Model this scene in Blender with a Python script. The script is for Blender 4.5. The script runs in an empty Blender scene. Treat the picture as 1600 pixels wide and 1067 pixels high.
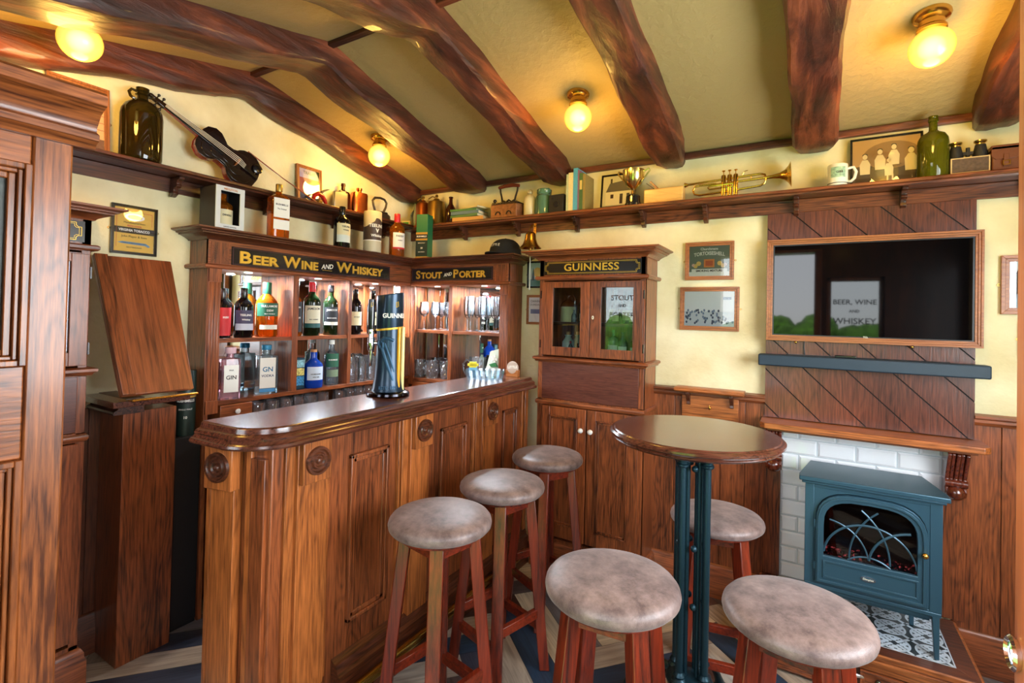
import bpy, bmesh, math, random
from math import pi, sin, cos, radians as R, atan2, hypot, sqrt
from mathutils import Vector, Matrix, Euler
random.seed(7)
SC = bpy.context.scene
COL = SC.collection

# ------------------------------------------------------------------ camera
cam_d = bpy.data.cameras.new('camera'); cam = bpy.data.objects.new('camera', cam_d); COL.objects.link(cam)
cam_d.sensor_width = 36; cam_d.lens = 36 * 777 / 1600
cam_d.shift_x = 0; cam_d.shift_y = -(533.5 - 481) / 1600
cam_d.clip_start = 0.02
yaw, pitch, roll = R(30.8), R(0.8), R(1.3)
fw = Vector((-sin(yaw) * cos(pitch), cos(yaw) * cos(pitch), sin(pitch)))
r0 = Vector((cos(yaw), sin(yaw), 0)); u0 = r0.cross(fw)
rt = r0 * cos(roll) + u0 * sin(roll); up = rt.cross(fw)
cam.matrix_world = Matrix(((rt.x, up.x, -fw.x, 0), (rt.y, up.y, -fw.y, 0), (rt.z, up.z, -fw.z, 1.42), (0, 0, 0, 1)))
SC.camera = cam
# ------------------------------------------------------------------ view, world, daylight
SC.view_settings.view_transform = 'Standard'; SC.view_settings.look = 'None'
SC.view_settings.gamma = 1; SC.view_settings.use_curve_mapping = False
SC.view_settings.exposure = 0.28
SC.cycles.transparent_max_bounces = 40; SC.cycles.max_bounces = 10; SC.cycles.glossy_bounces = 5
W = bpy.data.worlds.new('daylight'); SC.world = W; W.use_nodes = True
wn = W.node_tree.nodes; wl = W.node_tree.links
sky = wn.new('ShaderNodeTexSky'); sky.sky_type = 'HOSEK_WILKIE'; sky.turbidity = 3.0
sky.sun_direction = Vector((-0.25, 0.55, 0.8)).normalized()
mixw = wn.new('ShaderNodeMix'); mixw.data_type = 'RGBA'; mixw.inputs[0].default_value = 0.55
mixw.inputs[7].default_value = (1.0, 1.0, 1.0, 1)
wl.new(sky.outputs[0], mixw.inputs[6]); wl.new(mixw.outputs[2], wn['Background'].inputs[0])
wn['Background'].inputs[1].default_value = 10.0
def area(name, loc, rot, sx, sy, power, colr):
    l = bpy.data.lights.new(name, 'AREA'); l.shape = 'RECTANGLE'; l.size = sx; l.size_y = sy
    l.energy = power; l.color = colr
    o = bpy.data.objects.new(name, l); COL.objects.link(o); o.location = loc; o.rotation_euler = rot
    return o
# daylight entering by the doorway and the two windows behind the camera, and by an unseen side window added for light
area('doorway_daylight', (-0.32, -0.10, 1.15), (R(90), 0, pi), 0.70, 1.9, 170, (0.86, 0.94, 1.0))
area('window_daylight', (-1.66, -0.05, 1.42), (R(90), 0, pi), 0.40, 0.76, 14, (0.86, 0.94, 1.0))
area('added_side_window_light', (1.16, 1.25, 1.45), (R(90), 0, R(90)), 1.5, 1.1, 50, (0.86, 0.94, 1.0))  # added light, brings cool daylight onto the chimney side

# ------------------------------------------------------------------ materials
MATS = {}
def srgb(c):
    return tuple(((v / 255) / 12.92 if v <= 10 else (((v / 255) + 0.055) / 1.055) ** 2.4) for v in c)
def base(name):
    m = bpy.data.materials.new(name); m.use_nodes = True
    return m, m.node_tree.nodes, m.node_tree.links, m.node_tree.nodes['Principled BSDF']
def plain(name, c, rough=.5, metal=0, bump=0, bscale=60, var=0.0, coat=0, alpha=None):
    if name in MATS: return MATS[name]
    m, n, l, b = base(name)
    c = srgb(c) + (1,)
    b.inputs['Base Color'].default_value = c; b.inputs['Roughness'].default_value = rough; b.inputs['Metallic'].default_value = metal
    b.inputs['Coat Weight'].default_value = coat
    tc = n.new('ShaderNodeTexCoord'); nz = n.new('ShaderNodeTexNoise'); nz.inputs['Scale'].default_value = bscale; nz.inputs['Detail'].default_value = 3
    l.new(tc.outputs['Object'], nz.inputs['Vector'])
    if var:
        r = n.new('ShaderNodeValToRGB'); r.color_ramp.elements[0].position = .3; r.color_ramp.elements[1].position = .7
        r.color_ramp.elements[0].color = tuple(x * (1 - var) for x in c[:3]) + (1,)
        r.color_ramp.elements[1].color = tuple(min(1, x * (1 + var)) for x in c[:3]) + (1,)
        l.new(nz.outputs['Fac'], r.inputs[0]); l.new(r.outputs[0], b.inputs['Base Color'])
    if bump:
        bp = n.new('ShaderNodeBump'); bp.inputs['Strength'].default_value = bump; bp.inputs['Distance'].default_value = .004
        l.new(nz.outputs['Fac'], bp.inputs['Height']); l.new(bp.outputs[0], b.inputs['Normal'])
    MATS[name] = m; return m
def wood(name, dark, light, axis='z', rough=.35, scale=1.0, coat=.25, bump=.25, ring=1.0):
    key = name + '_' + axis
    if key in MATS: return MATS[key]
    m, n, l, b = base(key)
    tc = n.new('ShaderNodeTexCoord'); oi = n.new('ShaderNodeObjectInfo')
    off = n.new('ShaderNodeVectorMath'); off.operation = 'SCALE'; off.inputs[0].default_value = (3.1, 5.7, 2.3)
    l.new(oi.outputs['Random'], off.inputs['Scale'])
    add = n.new('ShaderNodeVectorMath'); l.new(tc.outputs['Object'], add.inputs[0]); l.new(off.outputs[0], add.inputs[1])
    def mp(al, ac):
        q = n.new('ShaderNodeMapping'); s = [ac, ac, ac]; s['xyz'.index(axis)] = al
        q.inputs['Scale'].default_value = s; l.new(add.outputs[0], q.inputs['Vector']); return q
    m1 = mp(1.3 * scale, 10 * scale); m2 = mp(7 * scale, 150 * scale); m3 = mp(.9 * scale, 4.5 * scale)
    n1 = n.new('ShaderNodeTexNoise'); n1.inputs['Scale'].default_value = 1; n1.inputs['Detail'].default_value = 2; n1.inputs['Distortion'].default_value = .25
    l.new(m1.outputs[0], n1.inputs['Vector'])
    def M(op, a, b2, c2=None):
        q = n.new('ShaderNodeMath'); q.operation = op
        for i, v in enumerate((a, b2, c2)):
            if v is None: continue
            if isinstance(v, (int, float)): q.inputs[i].default_value = v
            else: l.new(v, q.inputs[i])
        return q.outputs[0]
    sn = M('SINE', M('MULTIPLY', n1.outputs['Fac'], 95 * ring), None)
    sn = M('POWER', M('MULTIPLY_ADD', sn, .5, .5), 2.2)                      # thin darker growth lines
    n2 = n.new('ShaderNodeTexNoise'); n2.inputs['Scale'].default_value = 1; n2.inputs['Detail'].default_value = 4; n2.inputs['Roughness'].default_value = .65; l.new(m2.outputs[0], n2.inputs['Vector'])
    n3 = n.new('ShaderNodeTexNoise'); n3.inputs['Scale'].default_value = 1; n3.inputs['Detail'].default_value = 2; l.new(m3.outputs[0], n3.inputs['Vector'])
    v = M('MULTIPLY_ADD', sn, -.16, .55)
    v = M('ADD', v, M('MULTIPLY_ADD', n2.outputs['Fac'], 1.5, -.75))
    v = M('ADD', v, M('MULTIPLY_ADD', n3.outputs['Fac'], .9, -.45))
    r = n.new('ShaderNodeValToRGB'); e = r.color_ramp.elements; e[0].position = .12; e[0].color = srgb(dark) + (1,)
    e[1].position = .88; e[1].color = srgb(light) + (1,)
    l.new(v, r.inputs[0]); l.new(r.outputs[0], b.inputs['Base Color'])
    b.inputs['Roughness'].default_value = rough; b.inputs['Coat Weight'].default_value = coat; b.inputs['Coat Roughness'].default_value = .15
    bp = n.new('ShaderNodeBump'); bp.inputs['Strength'].default_value = bump; bp.inputs['Distance'].default_value = .0012
    l.new(M('ADD', n2.outputs['Fac'], M('MULTIPLY', sn, -.15)), bp.inputs['Height']); l.new(bp.outputs[0], b.inputs['Normal'])
    MATS[key] = m; return m
def glass(name, tint=(255, 255, 255), refl=1.0, body=0.0, rough=0.0, bodycol=None):
    """thin glass: coloured see-through plus mirror reflection at grazing angles"""
    if name in MATS: return MATS[name]
    m = bpy.data.materials.new(name); m.use_nodes = True; n = m.node_tree.nodes; l = m.node_tree.links; n.clear()
    o = n.new('ShaderNodeOutputMaterial'); t = n.new('ShaderNodeBsdfTransparent'); t.inputs[0].default_value = srgb(tint) + (1,)
    g = n.new('ShaderNodeBsdfGlossy'); g.inputs['Roughness'].default_value = rough
    f = n.new('ShaderNodeFresnel'); f.inputs['IOR'].default_value = 1.5
    fm = n.new('ShaderNodeMath'); fm.operation = 'MULTIPLY'; fm.inputs[1].default_value = refl; fm.use_clamp = True; l.new(f.outputs[0], fm.inputs[0])
    src = t
    if body:
        d = n.new('ShaderNodeBsdfDiffuse'); d.inputs[0].default_value = srgb(bodycol or tint) + (1,)
        mx = n.new('ShaderNodeMixShader'); mx.inputs[0].default_value = body; l.new(t.outputs[0], mx.inputs[1]); l.new(d.outputs[0], mx.inputs[2]); src = mx
    mx2 = n.new('ShaderNodeMixShader'); l.new(fm.outputs[0], mx2.inputs[0]); l.new(src.outputs[0], mx2.inputs[1]); l.new(g.outputs[0], mx2.inputs[2])
    l.new(mx2.outputs[0], o.inputs[0]); MATS[name] = m; return m
def emis(name, c, s):
    if name in MATS: return MATS[name]
    m, n, l, b = base(name); b.inputs['Base Color'].default_value = srgb(c) + (1,)
    b.inputs['Emission Color'].default_value = srgb(c) + (1,); b.inputs['Emission Strength'].default_value = s
    b.inputs['Roughness'].default_value = .3
    MATS[name] = m; return m

OD, OL = (52, 24, 13), (150, 84, 42)          # oak, mid
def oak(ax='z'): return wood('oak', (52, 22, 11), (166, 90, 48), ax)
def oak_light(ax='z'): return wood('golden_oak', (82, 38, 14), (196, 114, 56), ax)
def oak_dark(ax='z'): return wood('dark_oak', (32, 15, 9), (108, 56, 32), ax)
def oak_top(ax='y'): return wood('polished_oak', (48, 22, 16), (112, 62, 44), ax, rough=.22, coat=.6, bump=.12)
def mahog(ax='z'): return wood('mahogany', (50, 13, 7), (140, 46, 20), ax, rough=.34, coat=.2, bump=.05, ring=.3, scale=.7)
def beamwood(ax='y'):
    key = 'rough_beam_wood_' + ax
    if key in MATS: return MATS[key]
    m, n, l, b = base(key); tc = n.new('ShaderNodeTexCoord'); mp = n.new('ShaderNodeMapping'); sc_ = [14, 14, 14]; sc_['xyz'.index(ax)] = 2.2
    mp.inputs['Scale'].default_value = sc_; l.new(tc.outputs['Object'], mp.inputs['Vector'])
    a1 = n.new('ShaderNodeTexNoise'); a1.inputs['Scale'].default_value = 1; a1.inputs['Detail'].default_value = 8; a1.inputs['Roughness'].default_value = .62; a1.inputs['Distortion'].default_value = .5; l.new(mp.outputs[0], a1.inputs['Vector'])
    r = n.new('ShaderNodeValToRGB'); e = r.color_ramp.elements; e[0].position = .34; e[0].color = srgb((44, 20, 13)) + (1,); e[1].position = .72; e[1].color = srgb((146, 76, 46)) + (1,)
    q = e.new(.52); q.color = srgb((84, 38, 24)) + (1,)
    l.new(a1.outputs['Fac'], r.inputs[0]); l.new(r.outputs[0], b.inputs['Base Color']); b.inputs['Roughness'].default_value = .48; b.inputs['Coat Weight'].default_value = .12
    vo = n.new('ShaderNodeTexVoronoi'); vo.inputs['Scale'].default_value = 1.6; l.new(mp.outputs[0], vo.inputs['Vector'])
    ad = n.new('ShaderNodeMath'); ad.operation = 'MULTIPLY_ADD'; ad.inputs[1].default_value = .5; l.new(vo.outputs['Distance'], ad.inputs[0]); l.new(a1.outputs['Fac'], ad.inputs[2])
    bp = n.new('ShaderNodeBump'); bp.inputs['Strength'].default_value = .8; bp.inputs['Distance'].default_value = .012; l.new(ad.outputs[0], bp.inputs['Height']); l.new(bp.outputs[0], b.inputs['Normal'])
    MATS[key] = m; return m
frame_oak = lambda ax='z': wood('frame_oak', (128, 72, 34), (184, 116, 62), ax, rough=.4)
BLACK = lambda: plain('black_paint', (14, 14, 16), .25, coat=.3)
BRASS = lambda: plain('brass', (206, 160, 78), .22, 1)
GOLD = lambda: plain('gold_leaf', (232, 190, 70), .38, .6)
CHROME = lambda: plain('chrome', (215, 218, 222), .08, 1)
WHITE = lambda: plain('white_enamel', (238, 238, 235), .3)
CREAM = lambda: plain('cream_paper', (226, 218, 188), .6)
GLASS = lambda: glass('clear_glass', (250, 253, 255), 1.0, .07, 0, (235, 245, 255))
PANE = lambda: glass('pane_glass', (236, 244, 244), 1.3)
MIRROR = lambda: plain('mirror_silver', (225, 230, 232), .02, 1)
IRON = lambda: plain('cast_iron_blue_black', (34, 62, 74), .35, .6, .3, 140)
FABRIC = lambda: plain('suede_leather', (150, 122, 112), .55, 0, .35, 420, .0)

# ------------------------------------------------------------------ mesh builder
class MB:
    def __init__(s): s.v = []; s.f = []
    def add(s, vs, fs):
        k = len(s.v); s.v += [tuple(v) for v in vs]; s.f += [tuple(i + k for i in f) for f in fs]; return s
    def box(s, x0, x1, y0, y1, z0, z1):
        if x0 > x1: x0, x1 = x1, x0
        if y0 > y1: y0, y1 = y1, y0
        if z0 > z1: z0, z1 = z1, z0
        return s.add([(x0, y0, z0), (x1, y0, z0), (x1, y1, z0), (x0, y1, z0), (x0, y0, z1), (x1, y0, z1), (x1, y1, z1), (x0, y1, z1)],
              [(0, 3, 2, 1), (4, 5, 6, 7), (0, 1, 5, 4), (1, 2, 6, 5), (2, 3, 7, 6), (3, 0, 4, 7)])
    def hexa(s, p):   # eight points, bottom four then top four, counter-clockwise
        return s.add(p, [(0, 3, 2, 1), (4, 5, 6, 7), (0, 1, 5, 4), (1, 2, 6, 5), (2, 3, 7, 6), (3, 0, 4, 7)])
    def bar(s, a, b, w, d=None, w2=None, d2=None, upv=(0, 0, 1)):
        a, b = Vector(a), Vector(b); d = d or w; w2 = w2 or w; d2 = d2 or d
        t = (b - a).normalized(); u = Vector(upv)
        if abs(t.dot(u)) > .98: u = Vector((1, 0, 0))
        x = t.cross(u).normalized(); y = x.cross(t).normalized()
        ps = []
        for p, ww, dd in ((a, w, d), (b, w2, d2)):
            for sx, sy in ((-1, -1), (1, -1), (1, 1), (-1, 1)): ps.append(p + x * sx * ww / 2 + y * sy * dd / 2)
        return s.hexa(ps)
    def lathe(s, prof, c=(0, 0, 0), n=24, axis='z', a0=0, a1=2 * pi, cap=True):
        full = abs(a1 - a0 - 2 * pi) < 1e-6; m = n if full else n + 1
        vs = []
        for r, z in prof:
            for i in range(m):
                a = a0 + (a1 - a0) * i / n; x, y = r * cos(a), r * sin(a)
                q = (x, y, z) if axis == 'z' else ((x, z, y) if axis == 'y' else (z, x, y))
                vs.append((q[0] + c[0], q[1] + c[1], q[2] + c[2]))
        fs = []
        for j in range(len(prof) - 1):
            for i in range(n):
                i2 = (i + 1) % m
                fs.append((j * m + i, j * m + i2, (j + 1) * m + i2, (j + 1) * m + i))
        if full and cap:
            if prof[0][0] > 1e-5: fs.append(tuple(range(m - 1, -1, -1)))
            if prof[-1][0] > 1e-5: fs.append(tuple((len(prof) - 1) * m + i for i in range(m)))
        return s.add(vs, fs)
    def sphere(s, c, r, n=20, sz=1):
        return s.lathe([(r * sin(pi * k / (n // 2)), -r * sz * cos(pi * k / (n // 2))) for k in range(n // 2 + 1)], c, n)
    def tube(s, pts, r, n=8, closed=False):
        pts = [Vector(p) for p in pts]; N = len(pts); rs = r if isinstance(r, (list, tuple)) else [r] * N
        vs = []; u = None
        for i, p in enumerate(pts):
            a = pts[i - 1] if (i or closed) else p; b = pts[(i + 1) % N] if (i < N - 1 or closed) else p
            t = (b - a).normalized()
            if u is None:
                u = Vector((0, 0, 1)) if abs(t.z) < .9 else Vector((1, 0, 0))
            x = t.cross(u).normalized(); y = x.cross(t).normalized(); u = y
            for k in range(n):
                q = 2 * pi * k / n; vs.append(p + x * rs[i] * cos(q) + y * rs[i] * sin(q))
        fs = []
        for i in range(N if closed else N - 1):
            for k in range(n):
                i2 = (i + 1) % N
                fs.append((i * n + k, i * n + (k + 1) % n, i2 * n + (k + 1) % n, i2 * n + k))
        if not closed: fs += [tuple(range(n - 1, -1, -1)), tuple((N - 1) * n + k for k in range(n))]
        return s.add(vs, fs)
    def prism(s, out, h0, h1, axis='y'):
        """outline (a,b) extruded between h0,h1. axis y: (a,h,b); axis z: (a,b,h); axis x: (h,a,b)"""
        n = len(out); q = {'y': lambda a, b, h: (a, h, b), 'z': lambda a, b, h: (a, b, h), 'x': lambda a, b, h: (h, a, b)}[axis]
        vs = [q(a, b, h0) for a, b in out] + [q(a, b, h1) for a, b in out]
        fs = [tuple(range(n)), tuple(range(2 * n - 1, n - 1, -1))] + [(i, i + n, (i + 1) % n + n, (i + 1) % n) for i in range(n)]
        return s.add(vs, fs)
    def sweep(s, prof, path, closed=False):
        """closed profile [(out,z)] swept along a plan path; 'out' is to the right of travel"""
        N = len(path); vs = []; n = len(prof)
        for i, p in enumerate(path):
            p = Vector(p)
            a = Vector(path[i - 1]) if (i or closed) else None; b = Vector(path[(i + 1) % N]) if (i < N - 1 or closed) else None
            d1 = (p - a).normalized() if a is not None else None; d2 = (b - p).normalized() if b is not None else None
            if d1 is None: d1 = d2
            if d2 is None: d2 = d1
            n1 = Vector((d1.y, -d1.x)); n2 = Vector((d2.y, -d2.x)); mm = n1 + n2; mm = mm / max(.2, mm.dot(n1))
            for o, z in prof: q = p + mm * o; vs.append((q.x, q.y, z))
        fs = []
        for i in range(N if closed else N - 1):
            i2 = (i + 1) % N
            for k in range(n): fs.append((i * n + k, i2 * n + k, i2 * n + (k + 1) % n, i * n + (k + 1) % n))
        if not closed: fs += [tuple(range(n)), tuple((N - 1) * n + k for k in range(n - 1, -1, -1))]
        return s.add(vs, fs)
    def xf(s, M):
        s.v = [tuple(M @ Vector(v)) for v in s.v]; return s
def mk(name, mb, mat, parent=None, bev=0, label=None, origin=None, smooth=True):
    me = bpy.data.meshes.new(name); vs = mb.v
    if origin: vs = [(v[0] - origin[0], v[1] - origin[1], v[2] - origin[2]) for v in vs]
    me.from_pydata(vs, [], mb.f)
    b = bmesh.new(); b.from_mesh(me); bmesh.ops.recalc_face_normals(b, faces=b.faces)
    for f in b.faces: f.smooth = smooth
    for e in b.edges:
        if len(e.link_faces) == 2: e.smooth = e.calc_face_angle(0) < R(38)
    b.to_mesh(me); b.free()
    me.materials.append(mat)
    o = bpy.data.objects.new(name, me); COL.objects.link(o)
    if parent is not None: o.parent = parent
    elif origin: o.location = origin
    if bev:
        q = o.modifiers.new('edge', 'BEVEL'); q.width = bev; q.segments = 2; q.limit_method = 'ANGLE'; q.angle_limit = R(40)
    if label: o['label'] = label
    return o
def tag(o, label, cat, group=None, kind=None):
    o['label'] = label; o['category'] = cat
    if group: o['group'] = group
    if kind: o['kind'] = kind
    return o
def thing(name, label, cat, loc=(0, 0, 0), rz=0, group=None):
    o = bpy.data.objects.new(name, None); COL.objects.link(o); o.empty_display_size = .05
    o.location = loc; o.rotation_euler = (0, 0, rz); tag(o, label, cat, group); return o
def struct(name, mb, mat, bev=0):
    o = mk(name, mb, mat, bev=bev); o['kind'] = 'structure'; return o
def copy_tree(o, parent=None):
    c = o.copy(); COL.objects.link(c); c.parent = parent
    for ch in list(o.children): copy_tree(ch, c)
    return c
def text(s, size, loc, mat, parent, face='-y', rot=0, depth=.0008, bold=0, sx=1, curve=0, name='lettering', shear=0, align='CENTER', space=1, normal=None):
    """lettering as a thin solid; local plane faces -Y (the builder's front)"""
    cu = bpy.data.curves.new(name, 'FONT'); cu.body = s; cu.size = size; cu.extrude = depth / 2; cu.offset = bold; cu.shear = shear
    cu.align_x = align; cu.align_y = 'CENTER'; cu.space_character = space; cu.resolution_u = 3
    t = bpy.data.objects.new(name, cu); COL.objects.link(t)
    bpy.context.view_layer.update()
    me = bpy.data.meshes.new_from_object(t.evaluated_get(bpy.context.evaluated_depsgraph_get()))
    bpy.data.objects.remove(t); bpy.data.curves.remove(cu)
    for v in me.vertices:
        x, y, z = v.co; x *= sx
        if rot: x, y = x * cos(rot) - y * sin(rot), x * sin(rot) + y * cos(rot)
        if face == 'up': v.co = (x + loc[0], y + loc[1], z + loc[2])
        elif curve:
            a = (x) / curve; v.co = (loc[0] + (curve + z) * sin(a), loc[1] - (curve + z) * cos(a), loc[2] + y)
        else: v.co = (x + loc[0], loc[1] - z, y + loc[2])
    me.materials.clear(); me.materials.append(mat)
    for p in me.polygons: p.use_smooth = False
    me.name = name
    o = bpy.data.objects.new(name, me); COL.objects.link(o); o.parent = parent
    return o
def smallcaps(s, size, x0, y, z, mat, parent, bold=0, sx=1, space=1, width=None, small=.74, shadow=None):
    """words whose first letter is taller; x0 is the left edge, width the total run"""
    objs = []; x = x0; lay = []
    for wi, w in enumerate(s.split(' ')):
        lay.append((w[0], size)); 
        if len(w) > 1: lay.append((w[1:], size * small))
        if wi < len(s.split(' ')) - 1: lay.append((None, size * .35))
    for t, sz in lay:
        if t is None: x += sz; continue
        o = text(t, sz, (0, y, 0), mat, parent, bold=bold, sx=sx, align='LEFT', space=space, name='lettering')
        xs = [v.co.x for v in o.data.vertices]; zs = [v.co.z for v in o.data.vertices]
        dx = x - min(xs); dz = z - size * .35 - min(zs) + 0
        for v in o.data.vertices: v.co.x += dx; v.co.z += dz
        x += max(xs) - min(xs) + size * .07; objs.append(o)
    # join into one mesh
    vs, fs = [], []
    for o in objs:
        k = len(vs); vs += [tuple(v.co) for v in o.data.vertices]; fs += [tuple(i + k for i in p.vertices) for p in o.data.polygons]
    run = max(v[0] for v in vs) - x0; f = (width / run) if width else 1
    vs = [(x0 + (v[0] - x0) * f, v[1], v[2]) for v in vs]
    for o in objs: me = o.data; bpy.data.objects.remove(o); bpy.data.meshes.remove(me)
    m = MB(); m.add(vs, fs); return mk('lettering', m, mat, parent, smooth=False)

# ------------------------------------------------------------------ room
XL, XR, D, YN = -2.53, 1.1, 2.775, .15
RY, RZ, EZ = 1.464, 2.617, 2.312
def roofz(y): return RZ - abs(y - RY) * (RZ - EZ) / (D - RY)
def plaster():
    m, n, l, b = base('yellow_plaster')
    tc = n.new('ShaderNodeTexCoord'); nz = n.new('ShaderNodeTexNoise'); nz.inputs['Scale'].default_value = 3.2; nz.inputs['Detail'].default_value = 6
    l.new(tc.outputs['Object'], nz.inputs['Vector'])
    r = n.new('ShaderNodeValToRGB'); e = r.color_ramp.elements; e[0].position = .3; e[0].color = srgb((214, 198, 144)) + (1,); e[1].position = .62; e[1].color = srgb((244, 236, 196)) + (1,)
    l.new(nz.outputs['Fac'], r.inputs[0]); l.new(r.outputs[0], b.inputs['Base Color']); b.inputs['Roughness'].default_value = .75
    n2 = n.new('ShaderNodeTexNoise'); n2.inputs['Scale'].default_value = 55; n2.inputs['Detail'].default_value = 4; l.new(tc.outputs['Object'], n2.inputs['Vector'])
    bp = n.new('ShaderNodeBump'); bp.inputs['Strength'].default_value = .5; bp.inputs['Distance'].default_value = .004; l.new(n2.outputs['Fac'], bp.inputs['Height']); l.new(bp.outputs[0], b.inputs['Normal'])
    return m
PLASTER = plaster()
def ceil_mat():
    m, n, l, b = base('embossed_ceiling_paper')
    tc = n.new('ShaderNodeTexCoord'); vo = n.new('ShaderNodeTexVoronoi'); vo.inputs['Scale'].default_value = 26; l.new(tc.outputs['Object'], vo.inputs['Vector'])
    wv = n.new('ShaderNodeTexNoise'); wv.inputs['Scale'].default_value = 45; wv.inputs['Detail'].default_value = 3; wv.inputs['Distortion'].default_value = 1.5; l.new(tc.outputs['Object'], wv.inputs['Vector'])
    ad = n.new('ShaderNodeMath'); l.new(vo.outputs['Distance'], ad.inputs[0]); l.new(wv.outputs['Fac'], ad.inputs[1])
    bp = n.new('ShaderNodeBump'); bp.inputs['Strength'].default_value = .55; bp.inputs['Distance'].default_value = .004; l.new(ad.outputs[0], bp.inputs['Height']); l.new(bp.outputs[0], b.inputs['Normal'])
    b.inputs['Base Color'].default_value = srgb((182, 156, 104)) + (1,); b.inputs['Roughness'].default_value = .5
    return m
gable = lambda: [(YN - .15, 0), (D + .1, 0), (D + .1, EZ - .02), (RY, RZ + .0), (YN - .15, roofz(YN - .15))]
struct('wall_back', MB().box(XL - .1, XR + .1, D, D + .1, 0, EZ), PLASTER)
struct('wall_left', MB().prism([(YN - .15, 0), (D, 0), (D, EZ), (RY, RZ), (YN - .15, roofz(YN - .15))], XL - .1, XL, 'x'), PLASTER)
# right wall with an unseen window, added to light the chimney side
m = MB(); m.box(XR, XR + .1, YN - .15, .5, 0, 2.27); m.box(XR, XR + .1, 2.0, D, 0, 2.27); m.box(XR, XR + .1, .5, 2.0, 0, .9); m.box(XR, XR + .1, .5, 2.0, 2.0, 2.27)
m.prism([(YN - .15, 2.27), (D, 2.27), (D, EZ), (RY, RZ), (YN - .15, roofz(YN - .15))], XR, XR + .1, 'x')
struct('wall_right', m, PLASTER)
m = MB()
m.box(XL, -1.87, 0, YN, 0, 2.2); m.box(-1.87, -1.45, 0, YN, 0, 1.0); m.box(-1.87, -1.45, 0, YN, 1.85, 2.2); m.box(-1.45, -.80, 0, YN, 0, 2.2)
m.box(-.80, .10, 0, YN, 2.08, 2.2); m.box(.10, .14, 0, YN, 0, 2.2); m.box(.14, .56, 0, YN, 0, 1.05); m.box(.14, .56, 0, YN, 1.82, 2.2); m.box(.56, XR, 0, YN, 0, 2.2)
m.box(XL, XR, 0, YN, 2.2, roofz(0) - .0)
struct('wall_front', m, oak_dark('z'))
th = .04
m = MB(); m.prism([(RY, RZ), (D + .1, roofz(D + .1)), (D + .1, roofz(D + .1) + th), (RY, RZ + th)], XL - .1, XR + .1, 'x')
m.prism([(-.0, roofz(0)), (RY, RZ), (RY, RZ + th), (-.0, roofz(0) + th)], XL - .1, XR + .1, 'x')
struct('ceiling', m, ceil_mat())

def floor_mat():
    m, n, l, b = base('parquet_planks')
    at = n.new('ShaderNodeAttribute'); at.attribute_name = 'plank'; uv = n.new('ShaderNodeUVMap'); uv.uv_map = 'UVMap'
    mp = n.new('ShaderNodeMapping'); mp.inputs['Scale'].default_value = (5, 60, 1); l.new(uv.outputs[0], mp.inputs['Vector'])
    nz = n.new('ShaderNodeTexNoise'); nz.inputs['Scale'].default_value = 1; nz.inputs['Detail'].default_value = 5; nz.inputs['Distortion'].default_value = .8; l.new(mp.outputs[0], nz.inputs['Vector'])
    r = n.new('ShaderNodeValToRGB'); r.color_ramp.interpolation = 'CONSTANT'
    cols = [(58, 62, 76), (176, 160, 142), (86, 60, 52), (196, 186, 172), (40, 62, 84), (142, 124, 106), (96, 82, 80), (206, 190, 162), (68, 48, 44), (120, 116, 118)]
    e = r.color_ramp.elements; e[0].color = srgb(cols[0]) + (1,); e[1].position = .1; e[1].color = srgb(cols[1]) + (1,)
    for k in range(2, 10): q = e.new(k * .1); q.color = srgb(cols[k]) + (1,)
    l.new(at.outputs['Fac'], r.inputs[0])
    mx = n.new('ShaderNodeMix'); mx.data_type = 'RGBA'; mx.blend_type = 'MULTIPLY'; mx.inputs[0].default_value = .75
    r2 = n.new('ShaderNodeValToRGB'); r2.color_ramp.elements[0].position = .3; r2.color_ramp.elements[0].color = (.42, .4, .4, 1); r2.color_ramp.elements[1].position = .62
    l.new(nz.outputs['Fac'], r2.inputs[0]); l.new(r.outputs[0], mx.inputs[6]); l.new(r2.outputs[0], mx.inputs[7]); l.new(mx.outputs[2], b.inputs['Base Color'])
    b.inputs['Roughness'].default_value = .38
    bp = n.new('ShaderNodeBump'); bp.inputs['Strength'].default_value = .2; bp.inputs['Distance'].default_value = .002; l.new(nz.outputs['Fac'], bp.inputs['Height']); l.new(bp.outputs[0], b.inputs['Normal'])
    return m
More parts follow.
